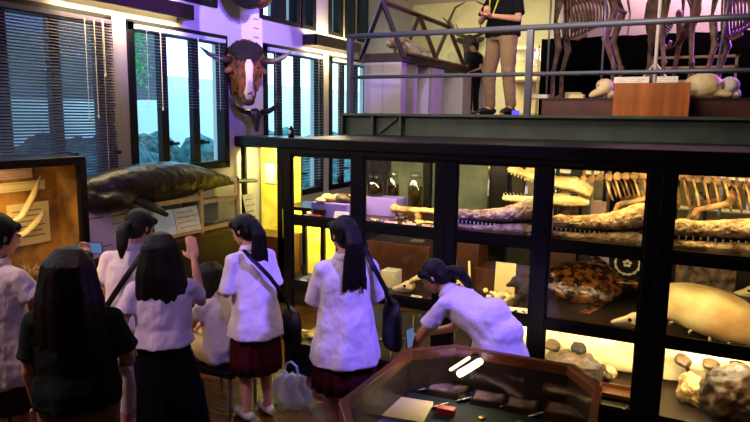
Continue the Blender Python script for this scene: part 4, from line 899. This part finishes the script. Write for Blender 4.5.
MB().ball(cx, (.26, .24, .28)).cap(cx+Vector((.05, .05, -.05)), cx+Vector((.12, .38, .0)), .15, .12).ball(cx+Vector((-.15, 0, .1)), (.2, .3, .3)).build('head', 'hidedark', uh, voxel=.02, disp=.03, dsize=.06)
MB().ball(cx+Vector((.1, .1, -.16)), (.12, .15, .1), (.4, 0, 0)).build('muzzle', 'wood', uh, smooth=True)
for s_ in (-1, 1): MB().ball(cx+Vector((.05, s_*.26, .2)), (.04, .1, .14)).build('ear', 'hidedark', uh, smooth=True)
o = B(XW+.001, XW+.016, 6.32, 6.74, 3.08, 3.56).build('pier_notice', 'white'); tag(o, 'white board with three short lines on the pier above the bovine head', 'board')
q = MB()
for z in (3.42, 3.31, 3.2): q.box(XW+.016, XW+.019, 6.56, 6.66, z, z+.012)
q.build('print', 'print_', o)

# ================================================================== OCTAGONAL TABLE CASE
tb = thing('octagonal_table_case', 'octagonal wooden table vitrine with a glass top full of cards', 'table', (-.87, 2.85, 0))
OUT = [(-1.43, 2.5), (-1.42, 3.3), (-1.2, 3.5), (-.52, 3.52), (-.33, 3.28), (-.28, 2.5), (-.5, 2.2), (-1.2, 2.2)]
cxy = Vector((-.87, 2.86))
def inset(d): return [tuple(Vector(p)+(cxy-Vector(p)).normalized()*d) for p in OUT]
def ringprism(o_, i_, z0, z1):
    q = MB(); n = len(o_); vs = [(*p, z0) for p in o_]+[(*p, z1) for p in o_]+[(*p, z0) for p in i_]+[(*p, z1) for p in i_]; fs = []
    for k in range(n):
        l = (k+1) % n; fs += [(k, l, n+l, n+k), (2*n+k, 3*n+k, 3*n+l, 2*n+l), (n+k, n+l, 3*n+l, 3*n+k), (k, 2*n+k, 2*n+l, l)]
    return q.add(vs, fs)
ringprism(OUT, inset(.045), .845, .905).build('top_frame', mat('table_wood', (136, 74, 28), .35, c2=(92, 46, 18), nscale=3), tb, bevel=.004)
ringprism(inset(.012), inset(.03), .55, .845).build('side', 'darkwood', tb)
MB().prism(inset(.045), .89, .898).build('glass_top', glass('table_glass', (.92, .93, .93), .7, .01), tb)
MB().prism(inset(.03), .62, .64).build('display_bed', 'green', tb)
MB().prism(inset(.012), .52, .55).build('underside', 'darkwood', tb)
for (x, y) in ((-1.3, 2.45), (-1.3, 3.3), (-.45, 3.3), (-.45, 2.45)): MB().box(x-.035, x+.035, y-.035, y+.035, 0, .52).build('leg', 'darkwood', tb, bevel=.004)
ZT = .64
tl = thing('lamp_fixture', 'bright tube lamp inside the octagonal table case', 'lamp', (-1.08, 3.44, .8))
MB().tube([(-1.125, 3.22, .86), (-1.09, 3.44, .86)], .008, 8).build('tube_reflection', 'lampw', tl)  # glowing bar standing in for the reflection of the lamp tube
MB().tube([(-1.065, 3.2, .855), (-1.02, 3.43, .855)], .02, 8).build('lamp_tube', 'lampw', tl, smooth=True)
area('table_lamp', (-1.07, 3.3, .83), (-1.15, 2.8, .64), .2, 1.6, (1, .8, .5), sy=.04)
MB().box(-1.08, -1.03, 3.43, 3.455, .8, .88).build('socket', 'blackmat', tl)
def tcard(name, label, x, y, w, d, rz, m, h=.015, tilt=0, cat='card', group=None, top=None):
    c = at(x, y, Z=ZT+.02); r = thing(name, label, cat, (c.x, c.y, ZT+.001+ (abs(w*math.sin(tilt))/2 if tilt else 0)), 0, group, rot=(0, tilt, rz))
    B(-w/2, w/2, -d/2, d/2, 0, h).build('body', m, r, local=True, bevel=.002)
    if top: B(-w*.42, w*.42, -d*.4, d*.4, h, h+.0015).build('picture', top, r, local=True)
    return r
tcard('document_folder', 'large cream folder lying in the octagonal table case', 405, 408, .26, .26, .15, 'cardgold', .02, cat='folder')
tcard('photo_box', 'dark box with a pale photo lid in the table case under the bright lamp', 448, 390, .24, .15, .1, 'darkwood', .035, cat='box', top='silverfab')
tcard('red_box', 'small red box in front of the photo box in the table case', 446, 411, .1, .05, .1, 'red', .04, cat='box')
tcard('photo_box', 'photo box in the middle of the table case', 489, 399, .19, .14, .12, 'darkwood', .035, cat='box', top='silverfab')
tcard('photo_box', 'photo box next to the dark hollow frame in the table case', 522, 406, .17, .14, .12, 'darkwood', .035, cat='box', top='silverfab')
tcard('photo_box', 'large brown photo box at the right side of the table case', 566, 415, .22, .15, .05, 'redwood', .05, cat='box', top='silverfab')
for (x, y, l) in ((424, 388, 'first slanted white card, beside the cream folder'), (464, 398, 'second slanted white card, right of the first photo box'), (505, 404, 'third slanted white card between two photo boxes'), (537, 413, 'fourth slanted white card beside the large brown photo box'), (440, 404, 'narrow grey card standing between folder and red box')):
    tcard('slanted_card', l, x, y, .05, .09, -.55, 'card', .004, -.5, group='slanted cards in the table case')
tcard('sheet', 'white sheet lying at the near edge of the table case', 385, 419, .2, .12, .1, 'lavcard', .003, cat='sheet')
for (x, y, l) in ((482, 415, 'small brass disc in the table case below the middle photo box'), (520, 420, 'brass disc in the table case at the picture bottom')):
    c = at(x, y, Z=ZT+.02); tag(MB().lathe((c.x, c.y, ZT), [(.022, 0), (.024, .006), (.012, .01)]).build('brass_disc', 'brass', smooth=True), l, 'disc')

# ================================================================== PEOPLE
def hand(mb, w, d, nrm, side, curl=.5, s=1.0):
    """palm + five fingers: w wrist, d forearm direction, nrm palm normal, side thumb side sign"""
    w, d, nrm = Vector(w), Vector(d).normalized(), Vector(nrm); nrm = (nrm-d*nrm.dot(d)).normalized(); t = d.cross(nrm)*side
    for k in range(4):
        b = w + d*.025*s + t*(.026-.0175*k)*s; e = w + d*.085*s + t*(.03-.02*k)*s
        mb.cap(b, e, .0125*s, .0105*s, 8)
        l = (.03, .034, .032, .025)[k]*s; p = e; a = 0
        for j in range(3):
            a += curl*(.5, .8, .6)[j]; q = p + (d*math.cos(a)+nrm*math.sin(a))*l*(1, .8, .65)[j]; mb.cap(p, q, (.0095, .0088, .008)[j]*s, (.0088, .008, .007)[j]*s, 8); p = q
    b = w + d*.02*s + t*.025*s; m_ = b + (d*.6+t*.75+nrm*.25).normalized()*.04*s; e = m_ + (d*.9+t*.25+nrm*.45).normalized()*.032*s
    mb.cap(b, m_, .0135*s, .0105*s, 8).cap(m_, e, .0105*s, .0085*s, 8)
    mb.cap(w-d*.01, w+d*.03*s, .021*s, .02*s, 8)

def person(label, xy, phi, H=1.6, z=0., lean=0., shirt='shirt', lower='skirt', lmat='maroon', hair='ponytail', hairm='hair', hem=.80, skirt_hem=.42, neck_yaw=0., neck_pitch=0., arms=None, legs=None, seat=None, sleeve=.62, shoe='shoe', skirt_flare=1.0, bulk=1.0, cat='person', bodyh=None, collar=True):
    r = thing('person', label, cat, (xy[0], xy[1], z), phi-PI/2)
    s = H/1.6
    drop = 0 if seat is None else .88-seat
    Pv = Vector((0, 0, .88-drop))
    Rl = Matrix.Rotation(-lean, 3, 'X')
    def U(x, y, zz):
        v = Vector((x, y, zz-drop))
        if zz > .9: 
            k = min(1, (zz-.9)/.15); v = Pv + Matrix.Rotation(-lean*k, 3, 'X') @ (v-Pv)
        return v*s
    hc = U(0, .015, 1.485); nb = U(0, -.012, 1.34)
    Rh = Matrix.Rotation(-lean*.75-neck_pitch, 3, 'X') ; Rh = Matrix.Rotation(neck_yaw, 3, 'Z') @ Rh
    hc = nb + (Rh @ Vector((0, .027, .145)))*s
    def Hd(x, y, zz): return hc + Rh @ (Vector((x, y, zz))*s)
    sh = [U(-.155*bulk, -.01, 1.262), U(.155*bulk, -.01, 1.262)]
    dflt = [((-.2*bulk, .0, 1.02), (-.14*bulk, .2, .96)), ((.2*bulk, .0, 1.02), (.14*bulk, .2, .96))]
    A = []
    for i in (0, 1):
        a = (arms or (None, None))[i]
        if a is None: A.append([sh[i], U(*dflt[i][0]), U(*dflt[i][1]), Vector((0, .35, -1)), .35])
        else: A.append([sh[i], Vector(a[0])*s, Vector(a[1])*s, Vector(a[2]) if len(a) > 2 else Vector((0, .35, -1)), a[3] if len(a) > 3 else .4])
    if legs is None:
        LG = [[Vector((g*.085, 0, .86))*s, Vector((g*.09, .02, .46))*s, Vector((g*.09, -.02, .085))*s, Vector((g*.1, .12, .03))*s] for g in (-1, 1)]
    else: LG = [[Vector(q)*s for q in l] for l in legs]
    # ---- body
    b = MB(); RHx = Matrix.Translation(hc) @ Rh.to_4x4() @ Matrix.Scale(s, 4)
    b.X = RHx
    b.ball((0, -.012, .03), (.074, .09, .083)).ball((0, .022, -.025), (.06, .068, .082)).ball((0, .052, -.082), (.033, .03, .026)).ball((0, .03, -.05), (.056, .05, .05))
    b.cap((0, .088, .005), (0, .106, -.03), .009, .014).ball((0, .09, -.058), (.024, .012, .012))
    for g in (-1, 1): b.ball((g*.074, -.01, -.01), (.012, .02, .032), (0, 0, g*.3)).ball((g*.03, .083, .012), (.018, .01, .011))
    b.X = Matrix.Identity(4)
    b.cap(nb+(Rh @ Vector((0, -.005, -.03)))*s, hc+(Rh @ Vector((0, -.02, -.05)))*s, .054*s, .05*s)
    for i, g in ((0, -1), (1, 1)):
        S, E_, W_, nr, cu = A[i]
        b.chain([S, E_, W_], [.042*s, .036*s, .024*s]); b.cap(U(0, -.01, 1.245), S-Vector((0, 0, .012)), .05*s, .04*s)
        fd = (W_-E_).normalized(); hand(b, W_+fd*.012, fd, nr, g if True else -g, cu, s)
        h, k, a, f = LG[i]
        b.cap(h, k, .082*s, .052*s).cap(k, k+(a-k)*.35, .05*s, .052*s).cap(k+(a-k)*.35, a, .052*s, .034*s).cap(a, f, .036*s, .03*s)
    b.loft([(U(0, 0, .82), .13*s, .1*s), (U(0, 0, .95), .125*s, .095*s, (-lean*.5, 0, 0)), (U(0, 0, 1.08), .11*s, .08*s, (-lean, 0, 0)), (U(0, 0, 1.22), .135*s, .085*s, (-lean, 0, 0)), (U(0, -.01, 1.32), .09*s, .06*s, (-lean, 0, 0))], 16)
    bo = b.build('body', 'skin', r, local=True, voxel=.0085, sm=3)
    for g in (-1, 1):
        MB().ball(Hd(g*.03, .088, .008), .011*s, n=8, m=6).build('eye', 'eyem', bo, local=True, smooth=True)
        MB().cap(Hd(g*.018, .092, .03), Hd(g*.044, .082, .032), .004*s, .003*s, 6).build('eyebrow', hairm, bo, local=True, smooth=True)
    MB().cap(Hd(-.018, .098, -.058), Hd(.018, .098, -.058), .0055*s, .0055*s, 6).build('lips', 'lips', bo, local=True, smooth=True)
    # ---- hair
    h = MB(); h.X = RHx
    h.ball((0, -.026, .04), (.087, .096, .09)).ball((0, -.05, -.01), (.08, .066, .09))
    h.cap((-.055, .05, .06), (.055, .05, .06), .032, .032)
    for g in (-1, 1): h.cap((g*.07, .015, .04), (g*.079, -.005, -.03), .024, .016)
    if hair == 'short': h.ball((0, -.03, .05), (.088, .1, .088))
    h.X = Matrix.Identity(4)
    if hair == 'ponytail':
        e0 = Hd(0, -.105, .045); dn = Vector((0, -1, 0)); 
        fall = lambda t, o: e0 + Vector((0, -(.035*math.sin(min(1, t*3)*PI/2)), -.34*t*t*.4-.26*t))*s + Rh @ Vector((0, -.03*min(1, t*4), 0))*s + Vector((o*.02*t, 0, 0))
        P = [fall(t, 0) for t in (0, .12, .3, .5, .7, .88, 1)]
        h.tube([Hd(0, -.08, .05)]+P, [.03*s, .04*s, .05*s, .056*s, .058*s, .05*s, .036*s, .016*s], 12, flat=.55)
        rnd = random.Random(len(label)); h.tube([e0-Vector((.035*s, 0, 0)), e0+Vector((.035*s, -.01, 0))], .03*s, 8)
        for k in range(12):
            ox = (k-5.5)*.0115*s; oy = rnd.uniform(-.012, .012)
            h.tube([p_+Vector((ox*(.5+.8*i/6), oy, rnd.uniform(-.01, .01)-(.03*s*rnd.random() if i == 6 else 0))) for i, p_ in enumerate(P)], [.012*s, .014*s, .014*s, .014*s, .013*s, .011*s, .005*s], 6)
    elif hair == 'sidetail':
        P = [Hd(0, -.1, -.01), Hd(.01, -.14, -.03), Hd(.03, -.17, -.08), Hd(.05, -.17, -.16), Hd(.05, -.15, -.24)]
        h.tube(P, [.03*s, .04*s, .044*s, .036*s, .01*s], 10)
    elif hair == 'long':
        for (g, zz, w) in ((0, 0, 1),):
            bz_ = -.3 if bodyh is None else bodyh
            R_ = []
            HWd = 1.14
            for (t, wx, wy, yo) in ((.05, .085, .085, -.025), (-.05, .098, .082, -.045), (-.13, .108, .07, -.06), (-.2, .118, .062, -.07), (bz_, .12, .05, -.075), (bz_-.035, .1, .03, -.075)):
                R_.append([Hd(0, yo, 0)+Vector((wx*(HWd if t < 0 else 1)*math.cos(a), (wy*math.sin(a) if math.sin(a) < 0 else wy*.45*math.sin(a)), t))*s for a in [2*PI*j/18 for j in range(18)]])
            h.rings(R_)
            rnd = random.Random(len(label))
            for k in range(30):
                a = PI+PI*(k+.5)/30 if k < 22 else rnd.uniform(PI*.95, PI*2.05); w_ = .112*HWd+rnd.uniform(-.012, .012); d_ = .07+rnd.uniform(-.01, .012); o_ = Hd(0, -.06, 0); l_ = bz_+rnd.uniform(-.075, .01)
                h.tube([o_+Vector((w_*.35*math.cos(a), d_*.3*math.sin(a)+.02, .115))*s, o_+Vector((w_*.72*math.cos(a), d_*.85*math.sin(a), .05))*s, o_+Vector((w_*math.cos(a), d_*1.08*math.sin(a), -.12))*s, o_+Vector((w_*1.08*math.cos(a), d_*math.sin(a), l_*.8))*s, o_+Vector((w_*(1.0+rnd.uniform(-.1, .15))*math.cos(a), d_*.9*math.sin(a), l_))*s], [.012*s, .018*s, .02*s, .017*s, .005*s], 7)
        for g in (-1, 1): h.chain([Hd(g*.075, .03, .03), Hd(g*.088, .02, -.08), Hd(g*.09, -.0, -.17)], [.022*s, .024*s, .016*s])
    ho = h.build('hair', hairm, r, local=True, voxel=.009, disp=.006, dsize=.02, sm=3)
    # ---- shirt
    t = MB(); e = .02
    hz = hem
    def skr(zz):
        u = max(0, min(1, (1.0-zz)/max(.05, 1.0-skirt_hem))); f = skirt_flare
        return (.128+.045*min(1, u*2.2)+.03*u*f, .1+.04*min(1, u*2.2)+.04*u*f) if lower == 'skirt' else (.158, .125)
    ra, rb = skr(hz), skr(hz+.09)
    ringz = [(hz, max(.165*bulk, ra[0]+.032), max(.13, ra[1]+.034)), (hz+.09, max(.163*bulk, rb[0]+.032), max(.128, rb[1]+.034))] + ([(.86, max(.17*bulk, skr(.86)[0]+.03), max(.135, skr(.86)[1]+.032))] if hz+.09 < .8 else []) + [(1.03, .166*bulk, .126), (1.14, .168*bulk, .12), (1.22, .166*bulk, .112), (1.285, .125*bulk, .088), (1.33, .08, .07), (1.355, .066, .06)]
    LR = []
    for zz, rx, ry in ringz:
        tilt = -lean*min(1, max(0, (zz-.9)/.15)); LR.append((U(0, -.01, zz) if zz > .9 else Vector((0, -.01+0, zz-drop))*s, rx*s, ry*s, (tilt, 0, 0), .045 if zz < 1.1 else (.02 if zz < 1.2 else 0)))
    t.loft(LR, 36, folds=7)
    if lean > .8:
        t.ball(U(0, -.03, 1.0), (.175*s, .135*s, .15*s)).ball(Vector((0, -.02, .9))*s, (.18*s, .155*s, .14*s))
        t.loft([((0, -.02, zz), .225*bulk*s, .21*s) for zz in (.5, .62)]+[((0, -.03, .75*s), .205*bulk*s, .19*s), ((0, -.01, .88*s), .175*bulk*s, .155*s), ((0, .05*s, .97*s), .15*s, .12*s)], 30, folds=9)
    for i in (0, 1):
        S, E_, W_ = A[i][:3]
        if sleeve <= 1:
            m_ = S+(E_-S)*sleeve; t.cap(S, S+(m_-S)*.6, .056*s, .06*s, 12).tube([S+(m_-S)*.4, S+(m_-S)*.8, m_, m_+(m_-S)*.02], [.059*s, .064*s, .068*s, .066*s], 14)
            t.cap(U(0, -.01, 1.262), S, .08*s, .058*s, 14)
        else:
            m_ = E_+(W_-E_)*(sleeve-1); t.cap(S, E_, .064*s, .055*s).cap(E_, m_, .055*s, .045*s)
    so = t.build('shirt', shirt, r, local=True, voxel=.012, disp=.024, dsize=.11, sm=2)
    if collar:
        q = MB(); R_ = []
        for zz, rx in ((1.32, .078), (1.365, .064), (1.372, .07), (1.33, .092)):
            R_.append([U(rx*math.cos(a), -.01+rx*.9*math.sin(a), zz) for a in [2*PI*j/20 for j in range(20)]])
        q.rings(R_+[R_[0]], cap=False).build('collar', shirt, so, local=True, smooth=True)
    # ---- lower clothes
    if lower == 'skirt':
        f = skirt_flare; L_ = []
        for k in range(7):
            u = k/6; tp = 1.0 if lean < .8 else .84; zz = tp+(skirt_hem-tp)*u
            L_.append((Vector((0, 0, zz))*s, (.128+.045*min(1, u*2.2)+.03*u*f)*s, (.1+.04*min(1, u*2.2)+.04*u*f)*s, (0, 0, 0), .045*u))
        MB().loft(L_, 96, folds=16).build('skirt', lmat, r, local=True, smooth=True)
    else:
        q = MB()
        q.loft([(U(0, 0, .80), .145*s, .115*s), (U(0, 0, .9), .15*s, .12*s), (U(0, 0, 1.0), .13*s, .1*s)], 16)
        for (h_, k, a, f) in LG: q.cap(h_, k, .102*s, .075*s, 14).cap(k, k+(a-k)*.9, .074*s, .058*s, 14)
        q.build('trousers', lmat, r, local=True, voxel=.013, disp=.02, dsize=.08, sm=3)
    for i in (0, 1):
        h_, k, a, f = LG[i]; d = (f-a); d.z = 0; d = d.normalized() if d.length > .01 else Vector((0, 1, 0))
        q = MB().cap(a+Vector((0, 0, -.035*s))-d*.03*s, a+d*.14*s+Vector((0, 0, -.045*s)), .04*s, .036*s).cap(a+Vector((0, 0, -.04*s)), a+d*.08*s+Vector((0, 0, -.03*s)), .043*s, .04*s)
        q.build('shoe', shoe, r, local=True, voxel=.01)
    r['_s'] = s; del r['_s']
    return r

def to_world(r, p): return world(r) @ Vector(p)
def shoulder_bag(label, r, pts, bagc, size, rz=0, m='bagm', straponly=False):
    b = thing('shoulder_bag', label, 'bag', to_world(r, bagc), 0)
    P = [to_world(r, p) for p in pts]
    MB().tube(P, .02, 8, flat=.3).build('strap', m, b, smooth=True)
    q = MB(); w, d, h = size; q.X = Matrix.Translation(to_world(r, bagc)) @ Matrix.Rotation(world(r).to_euler().z+rz, 4, 'Z')
    q.loft([((0, 0, -h/2), w*.44, d*.42), ((0, 0, -h*.4), w*.5, d*.5), ((0, 0, h*.2), w*.48, d*.46), ((0, 0, h*.5), w*.42, d*.25)], 16)
    q.build('bag_body', m, b, smooth=True, disp=.01, dsize=.06)
    return b
D = math.radians
def place(x, y, Z, dz=0): c = at(x, y, Z=Z); return (c.x, c.y)

# P1 at the left edge
p1 = person('person in a white shirt and maroon skirt holding up a phone at the left edge', place(-8, 216, 1.66), D(98), H=1.66, hair='short', hem=.66, lmat='maroon', skirt_hem=.5, neck_yaw=-.2, neck_pitch=.15,
    arms=(None, ((.26, .06, 1.08), (.27, .3, 1.28), (0, 0, 1), 1.0)), bulk=1.05)
# P2 close woman
c2 = place(70, 248, 1.63)
p2 = person('person with long dark hair in a dark green t-shirt and khaki trousers, back turned', c2, D(128), H=1.63, hair='long', hairm='hairbrown', shirt='darkshirt', lower='trousers', lmat='khaki', hem=.86, bulk=1.06, bodyh=-.36, arms=(((-.2, -.01, 1.03), (-.21, .08, .83)), ((.22, .04, 1.04), (.14, .22, .95))), collar=False, sleeve=.72)
# P3
c3 = place(128, 213, 1.6)
p3 = person('person with a ponytail and white shirt leaning towards the counter', c3, D(122), H=1.62, lean=.16, hair='sidetail', neck_yaw=-.5, neck_pitch=.25, hem=.78, lmat='maroon', arms=(None, ((.22, .06, 1.02), (.16, .26, 1.0))))
shoulder_bag('black strap bag of the person leaning towards the counter', p3, [(.09, .07, 1.36), (.11, -.03, 1.36), (.06, -.1, 1.28), (-.06, -.145, 1.1), (-.18, -.1, .92)], (-.24, -.02, .76), (.22, .1, .22), PI/2)
uc = at(128, 400, Z=.75); um = thing('folded_umbrella', 'pink and white folded umbrella hanging beside the long black skirt', 'umbrella', (uc.x, uc.y, .5))
MB().lathe((uc.x, uc.y, .5), [(.01, 0), (.035, .08), (.045, .3), (.03, .48), (.012, .52)], 12).build('canopy', mat('pink_cloth', (206, 128, 136), .7, c2=(230, 210, 220), nscale=9, lo=.45, hi=.5), um, smooth=True); MB().tube([(uc.x, uc.y, 1.0), (uc.x, uc.y, 1.08), (uc.x+.03, uc.y, 1.11)], .009, 8).build('handle', 'white', um, smooth=True)
# P4
c4 = place(160, 235, 1.55)
p4 = person('person with loose black hair, short white shirt and long black skirt raising a hand', c4, D(134), H=1.56, hair='long', lmat='blackskirt', hem=.92, skirt_hem=.2, skirt_flare=3.4, neck_yaw=.1, bodyh=-.24,
    arms=(((-.24, -.03, 1.06), (-.2, .1, .9)), ((.23, .12, 1.13), (.2, .2, 1.37), (0, 1, 0), .25)))
# P5 seated
c5 = place(223, 257, 1.17)
p5 = person('person with black hair crouching on a low stool in beige trousers', c5, D(172), H=1.55, seat=.44, hair='long', bodyh=-.2, lower='trousers', lmat='beige', neck_pitch=.3, lean=.25, hem=.83,
    legs=[[(-.09, 0, .42), (-.12, .42, .5), (-.1, .34, .08), (-.11, .48, .03)], [(.09, 0, .42), (.1, .43, .48), (.06, .42, .08), (.05, .56, .03)]], arms=(((-.2, .15, .68), (-.08, .36, .58)), ((.2, .15, .68), (.1, .36, .58))))
sx, sy = c5
stl = thing('low_stool', 'low black stool under the crouching person', 'stool', (sx, sy, 0))
B(sx-.2, sx+.2, sy-.18, sy+.18, .28, .33).build('seat', 'blackmat', stl, bevel=.01)
for a in (-.17, .17):
    for b_ in (-.15, .15): MB().tube([(sx+a, sy+b_, 0), (sx+a, sy+b_, .3)], .014, 8).build('leg', 'metal', stl)
# P6
c6 = place(254, 215, 1.54)
p6 = person('person in a white shirt turned to the counter, dark bag strap across the back, ponytail', c6, D(158), H=1.54, lean=.16, hair='ponytail', neck_yaw=.35, neck_pitch=.12, hem=.68, lmat='maroon', skirt_hem=.4, shoe='whiteshoe',
    sleeve=.98, arms=(((-.21, .06, 1.02), (-.14, .24, .98)), ((.2, .03, 1.02), (.16, .2, .92))))
shoulder_bag('black shoulder bag on the schoolgirl with the strap across her back', p6, [(-.1, -.02, 1.3), (-.09, -.09, 1.26), (.02, -.155, 1.12), (.13, -.15, .98), (.2, -.12, .88), (.24, -.08, .8)], (.26, -.08, .68), (.3, .13, .26), PI/2.4)
# P7
c7 = place(346, 217, 1.6)
p7 = person('person with a long ponytail and a loose white shirt standing before the corner glass cabinet', c7, D(133), H=1.6, hair='ponytail', neck_yaw=.3, neck_pitch=.1, hem=.63, lmat='maroon', skirt_hem=.45, skirt_flare=1.7, bulk=1.05, sleeve=.98,
    arms=(((-.2, .07, 1.02), (-.1, .22, 1.0)), ((.22, .04, 1.02), (.14, .2, .95))))
shoulder_bag('black shoulder bag hanging from the ponytailed girl at the corner cabinet', p7, [(.1, .04, 1.38), (.13, -.04, 1.37), (.17, -.1, 1.27), (.25, -.1, 1.12), (.3, -.06, 1.0)], (.32, -.03, .86), (.28, .12, .32), PI/2)
# P8 bending
c8 = (-1.06, 3.93)
p8 = person('person in a white shirt bending forward with a phone beside the table case', c8, D(171), H=1.53, lean=1.03, hair='sidetail', neck_pitch=-.1, neck_yaw=.15, hem=.6, lmat='maroon', bulk=1.12,
    arms=(((-.2, .5, .82), (-.1, .6, .68), (0, 0, 1), .8), ((.2, .44, .8), (.12, .62, .74), (0, 0, 1), .8)))
def phone(label, c, rot, on=True):
    r = thing('phone', label, 'phone', c, rot=rot)
    B(-.075, .075, -.004, .004, -.037, .037).build('body', 'phone', r, local=True, bevel=.002)
    B(-.07, .07, -.006, -.004, -.033, .033).build('screen', 'screen' if on else 'phone', r, local=True)
# hands of person 1 hold the phone
hp = to_world(p1, Vector((.27, .42, 1.36))*(1.66/1.6))
phone('glowing phone held up in front of the amber-lit cabinet', hp, (0, 0, D(35)))
hp = to_world(p8, Vector((0.0, .7, .72))*(1.53/1.6))
phone('small phone in the hands of the bending person', hp, (.3, 1.4, D(80)))
# plastic bag on the floor
pb = thing('plastic_bag', 'crinkled clear plastic bag standing on the floor behind the maroon skirt', 'bag', (c6[0]+.1, c6[1]+.25, 0))
q = MB(); bx, by = c6[0]+.12, c6[1]+.28
q.loft([((bx, by, .02), .15, .1), ((bx+.01, by, .1), .17, .11, (0, 0, 0), .1), ((bx-.02, by, .18), .13, .07, (0, 0, 0), .2), ((bx+.02, by, .26), .1, .03, (0, 0, 0), .3)], 60, folds=7)
q.build('bag_body', 'plastic', pb, smooth=True, disp=.06, dsize=.035)
for g in (-1, 1): MB().tube([(bx+g*.07, by, .24), (bx+g*.05, by, .33), (bx+g*.0, by, .36)], .01, 6).build('handle', 'plastic', pb)
# man on the gallery
cm = (at(497, 100, Y=8.0).x, 7.25); cm = (xat(500, 7.3, 2.6), 7.3)
pm = person('person in a black polo shirt and khaki trousers standing at the gallery railing', cm, D(236), H=1.68, z=MZ, hair='short', shirt='blackshirt', lower='trousers', lmat='khaki', hem=.84, bulk=1.32, sleeve=.8, legs=[[(g*.1, 0, .86), (g*.16, .03, .46), (g*.17, -.02, .085), (g*.2, .12, .03)] for g in (-1, 1)],
    arms=(((-.27, .02, 1.0), (-.16, .27, 1.02), (0, 0, 1), .7), ((.27, .08, 1.03), (-.04, .27, 1.05), (0, 0, 1), .9)))
ln = MB(); ln.X = world(pm); ln.tube([(.07, .06, 1.42), (.09, .12, 1.3), (.05, .16, 1.12), (.02, .16, 1.08)], .008, 5).tube([(-.07, .06, 1.42), (-.07, .12, 1.3), (-.02, .16, 1.12), (.01, .16, 1.08)], .008, 5)
ll = ln.build('lanyard', 'lanyard'); tag(ll, 'yellow-green lanyard around the neck of the standing person on the gallery', 'lanyard')
pc = person('small child in black clothes standing behind the railing beside the person in khaki trousers', (xat(473, 8.6, 2.6), 8.6), D(250), H=1.0, z=MZ, hair='short', shirt='blackshirt', lower='trousers', lmat='blackshirt', hem=.84, neck_yaw=-.2)

# ================================================================== LIGHT
wd = bpy.data.worlds.new('World'); SC.world = wd; wd.use_nodes = True
bg = wd.node_tree.nodes['Background']; bg.inputs[0].default_value = (.42, .78, 1.0, 1); bg.inputs[1].default_value = 4.0
VIO = (.30, .22, 1.0)
spot('pier_spot', (-2.2, 5.2, 4.1), (-5.0, 6.42, 3.25), 230, (1, .82, .9), 30, .1, .02)
spot('wall_violet', (-1.0, 4.2, 4.2), (-5.0, 5.6, 3.6), 1300, (.2, .1, 1), 46, .9, .15)
spot('wall_violet', (-1.2, 6.0, 4.2), (-5.0, 7.3, 3.6), 800, (.24, .12, 1), 34, .9, .15)
spot('violet_key', (.3, 3.2, 4.2), (-1.75, 3.95, 1.15), 950, (.22, .15, 1), 37, .5, .12)
spot('violet_key', (-.8, .9, 4.2), (-3.0, 3.5, 1.2), 150, (.45, .32, 1.0), 40, .7, .12)
area('warm_key', (-4.3, .6, 4.1), (-2.5, 3.2, 1.1), .6, 66, (1, .66, .58))
area('room_fill', (0, .5, 4.25), (-1.5, 4, .5), 3, 3, (.85, .75, 1.0))
spot('case_wash', (-.3, 2.2, 4.2), (-2.6, 4.4, 1.8), 10, (.5, .4, 1), 50, .8, .1)
# gallery
area('gallery_wall', (-3.2, 9.6, 4.2), (-3.2, 11.5, 3.0), 2.2, 62, (1, .9, .62), spread=2.2)
area('gallery_pink', (1.5, 9.2, 4.25), (1.5, 9.75, 3.7), 5, 90, (1, .55, .68), sy=.3)
area('gallery_front', (-1.5, 5.6, 4.2), (-1.2, 8, 3), 2.4, 46, (1, .82, .72), spread=1.9)
spot('gallery_violet', (-.2, 9.2, 3.9), (-.7, 8.2, 2.9), 260, (.3, .1, 1), 70, .7, .05)
spot('gallery_violet', (1.4, 9.3, 3.5), (.4, 8.2, 3.2), 380, (.4, .08, 1), 60, .7, .05)
spot('gallery_violet', (-2.4, 5.0, 4.2), (-3.3, 6.6, 2.9), 170, VIO, 34, .6, .05)
uplight = tag(MB().box(xat(516, 6.5, MZ)-.03, xat(516, 6.5, MZ)+.03, 6.45, 6.52, MZ, MZ+.05).build('floor_light', 'lampv'), 'small violet floor light by the railing post at the standing person\'s feet', 'light')

# ================================================================== CAMERA
cd = bpy.data.cameras.new('Camera'); co_ = bpy.data.objects.new('Camera', cd); COL.objects.link(co_)
cd.sensor_width = 36; cd.lens = FPX*36/750; cd.clip_start = .05
mw = Matrix((RT, -DN, -FW)).transposed().to_4x4(); mw.translation = CAM; co_.matrix_world = mw
SC.camera = co_
vs = SC.view_settings; SC.display_settings.display_device = 'sRGB'; vs.view_transform = 'Standard'; vs.look = 'None'; vs.gamma = 1; vs.exposure = 0.25; vs.use_curve_mapping = False
SC.cycles.transparent_max_bounces = 32; SC.cycles.use_denoising = True; SC.cycles.max_bounces = 8; SC.cycles.sample_clamp_indirect = 4
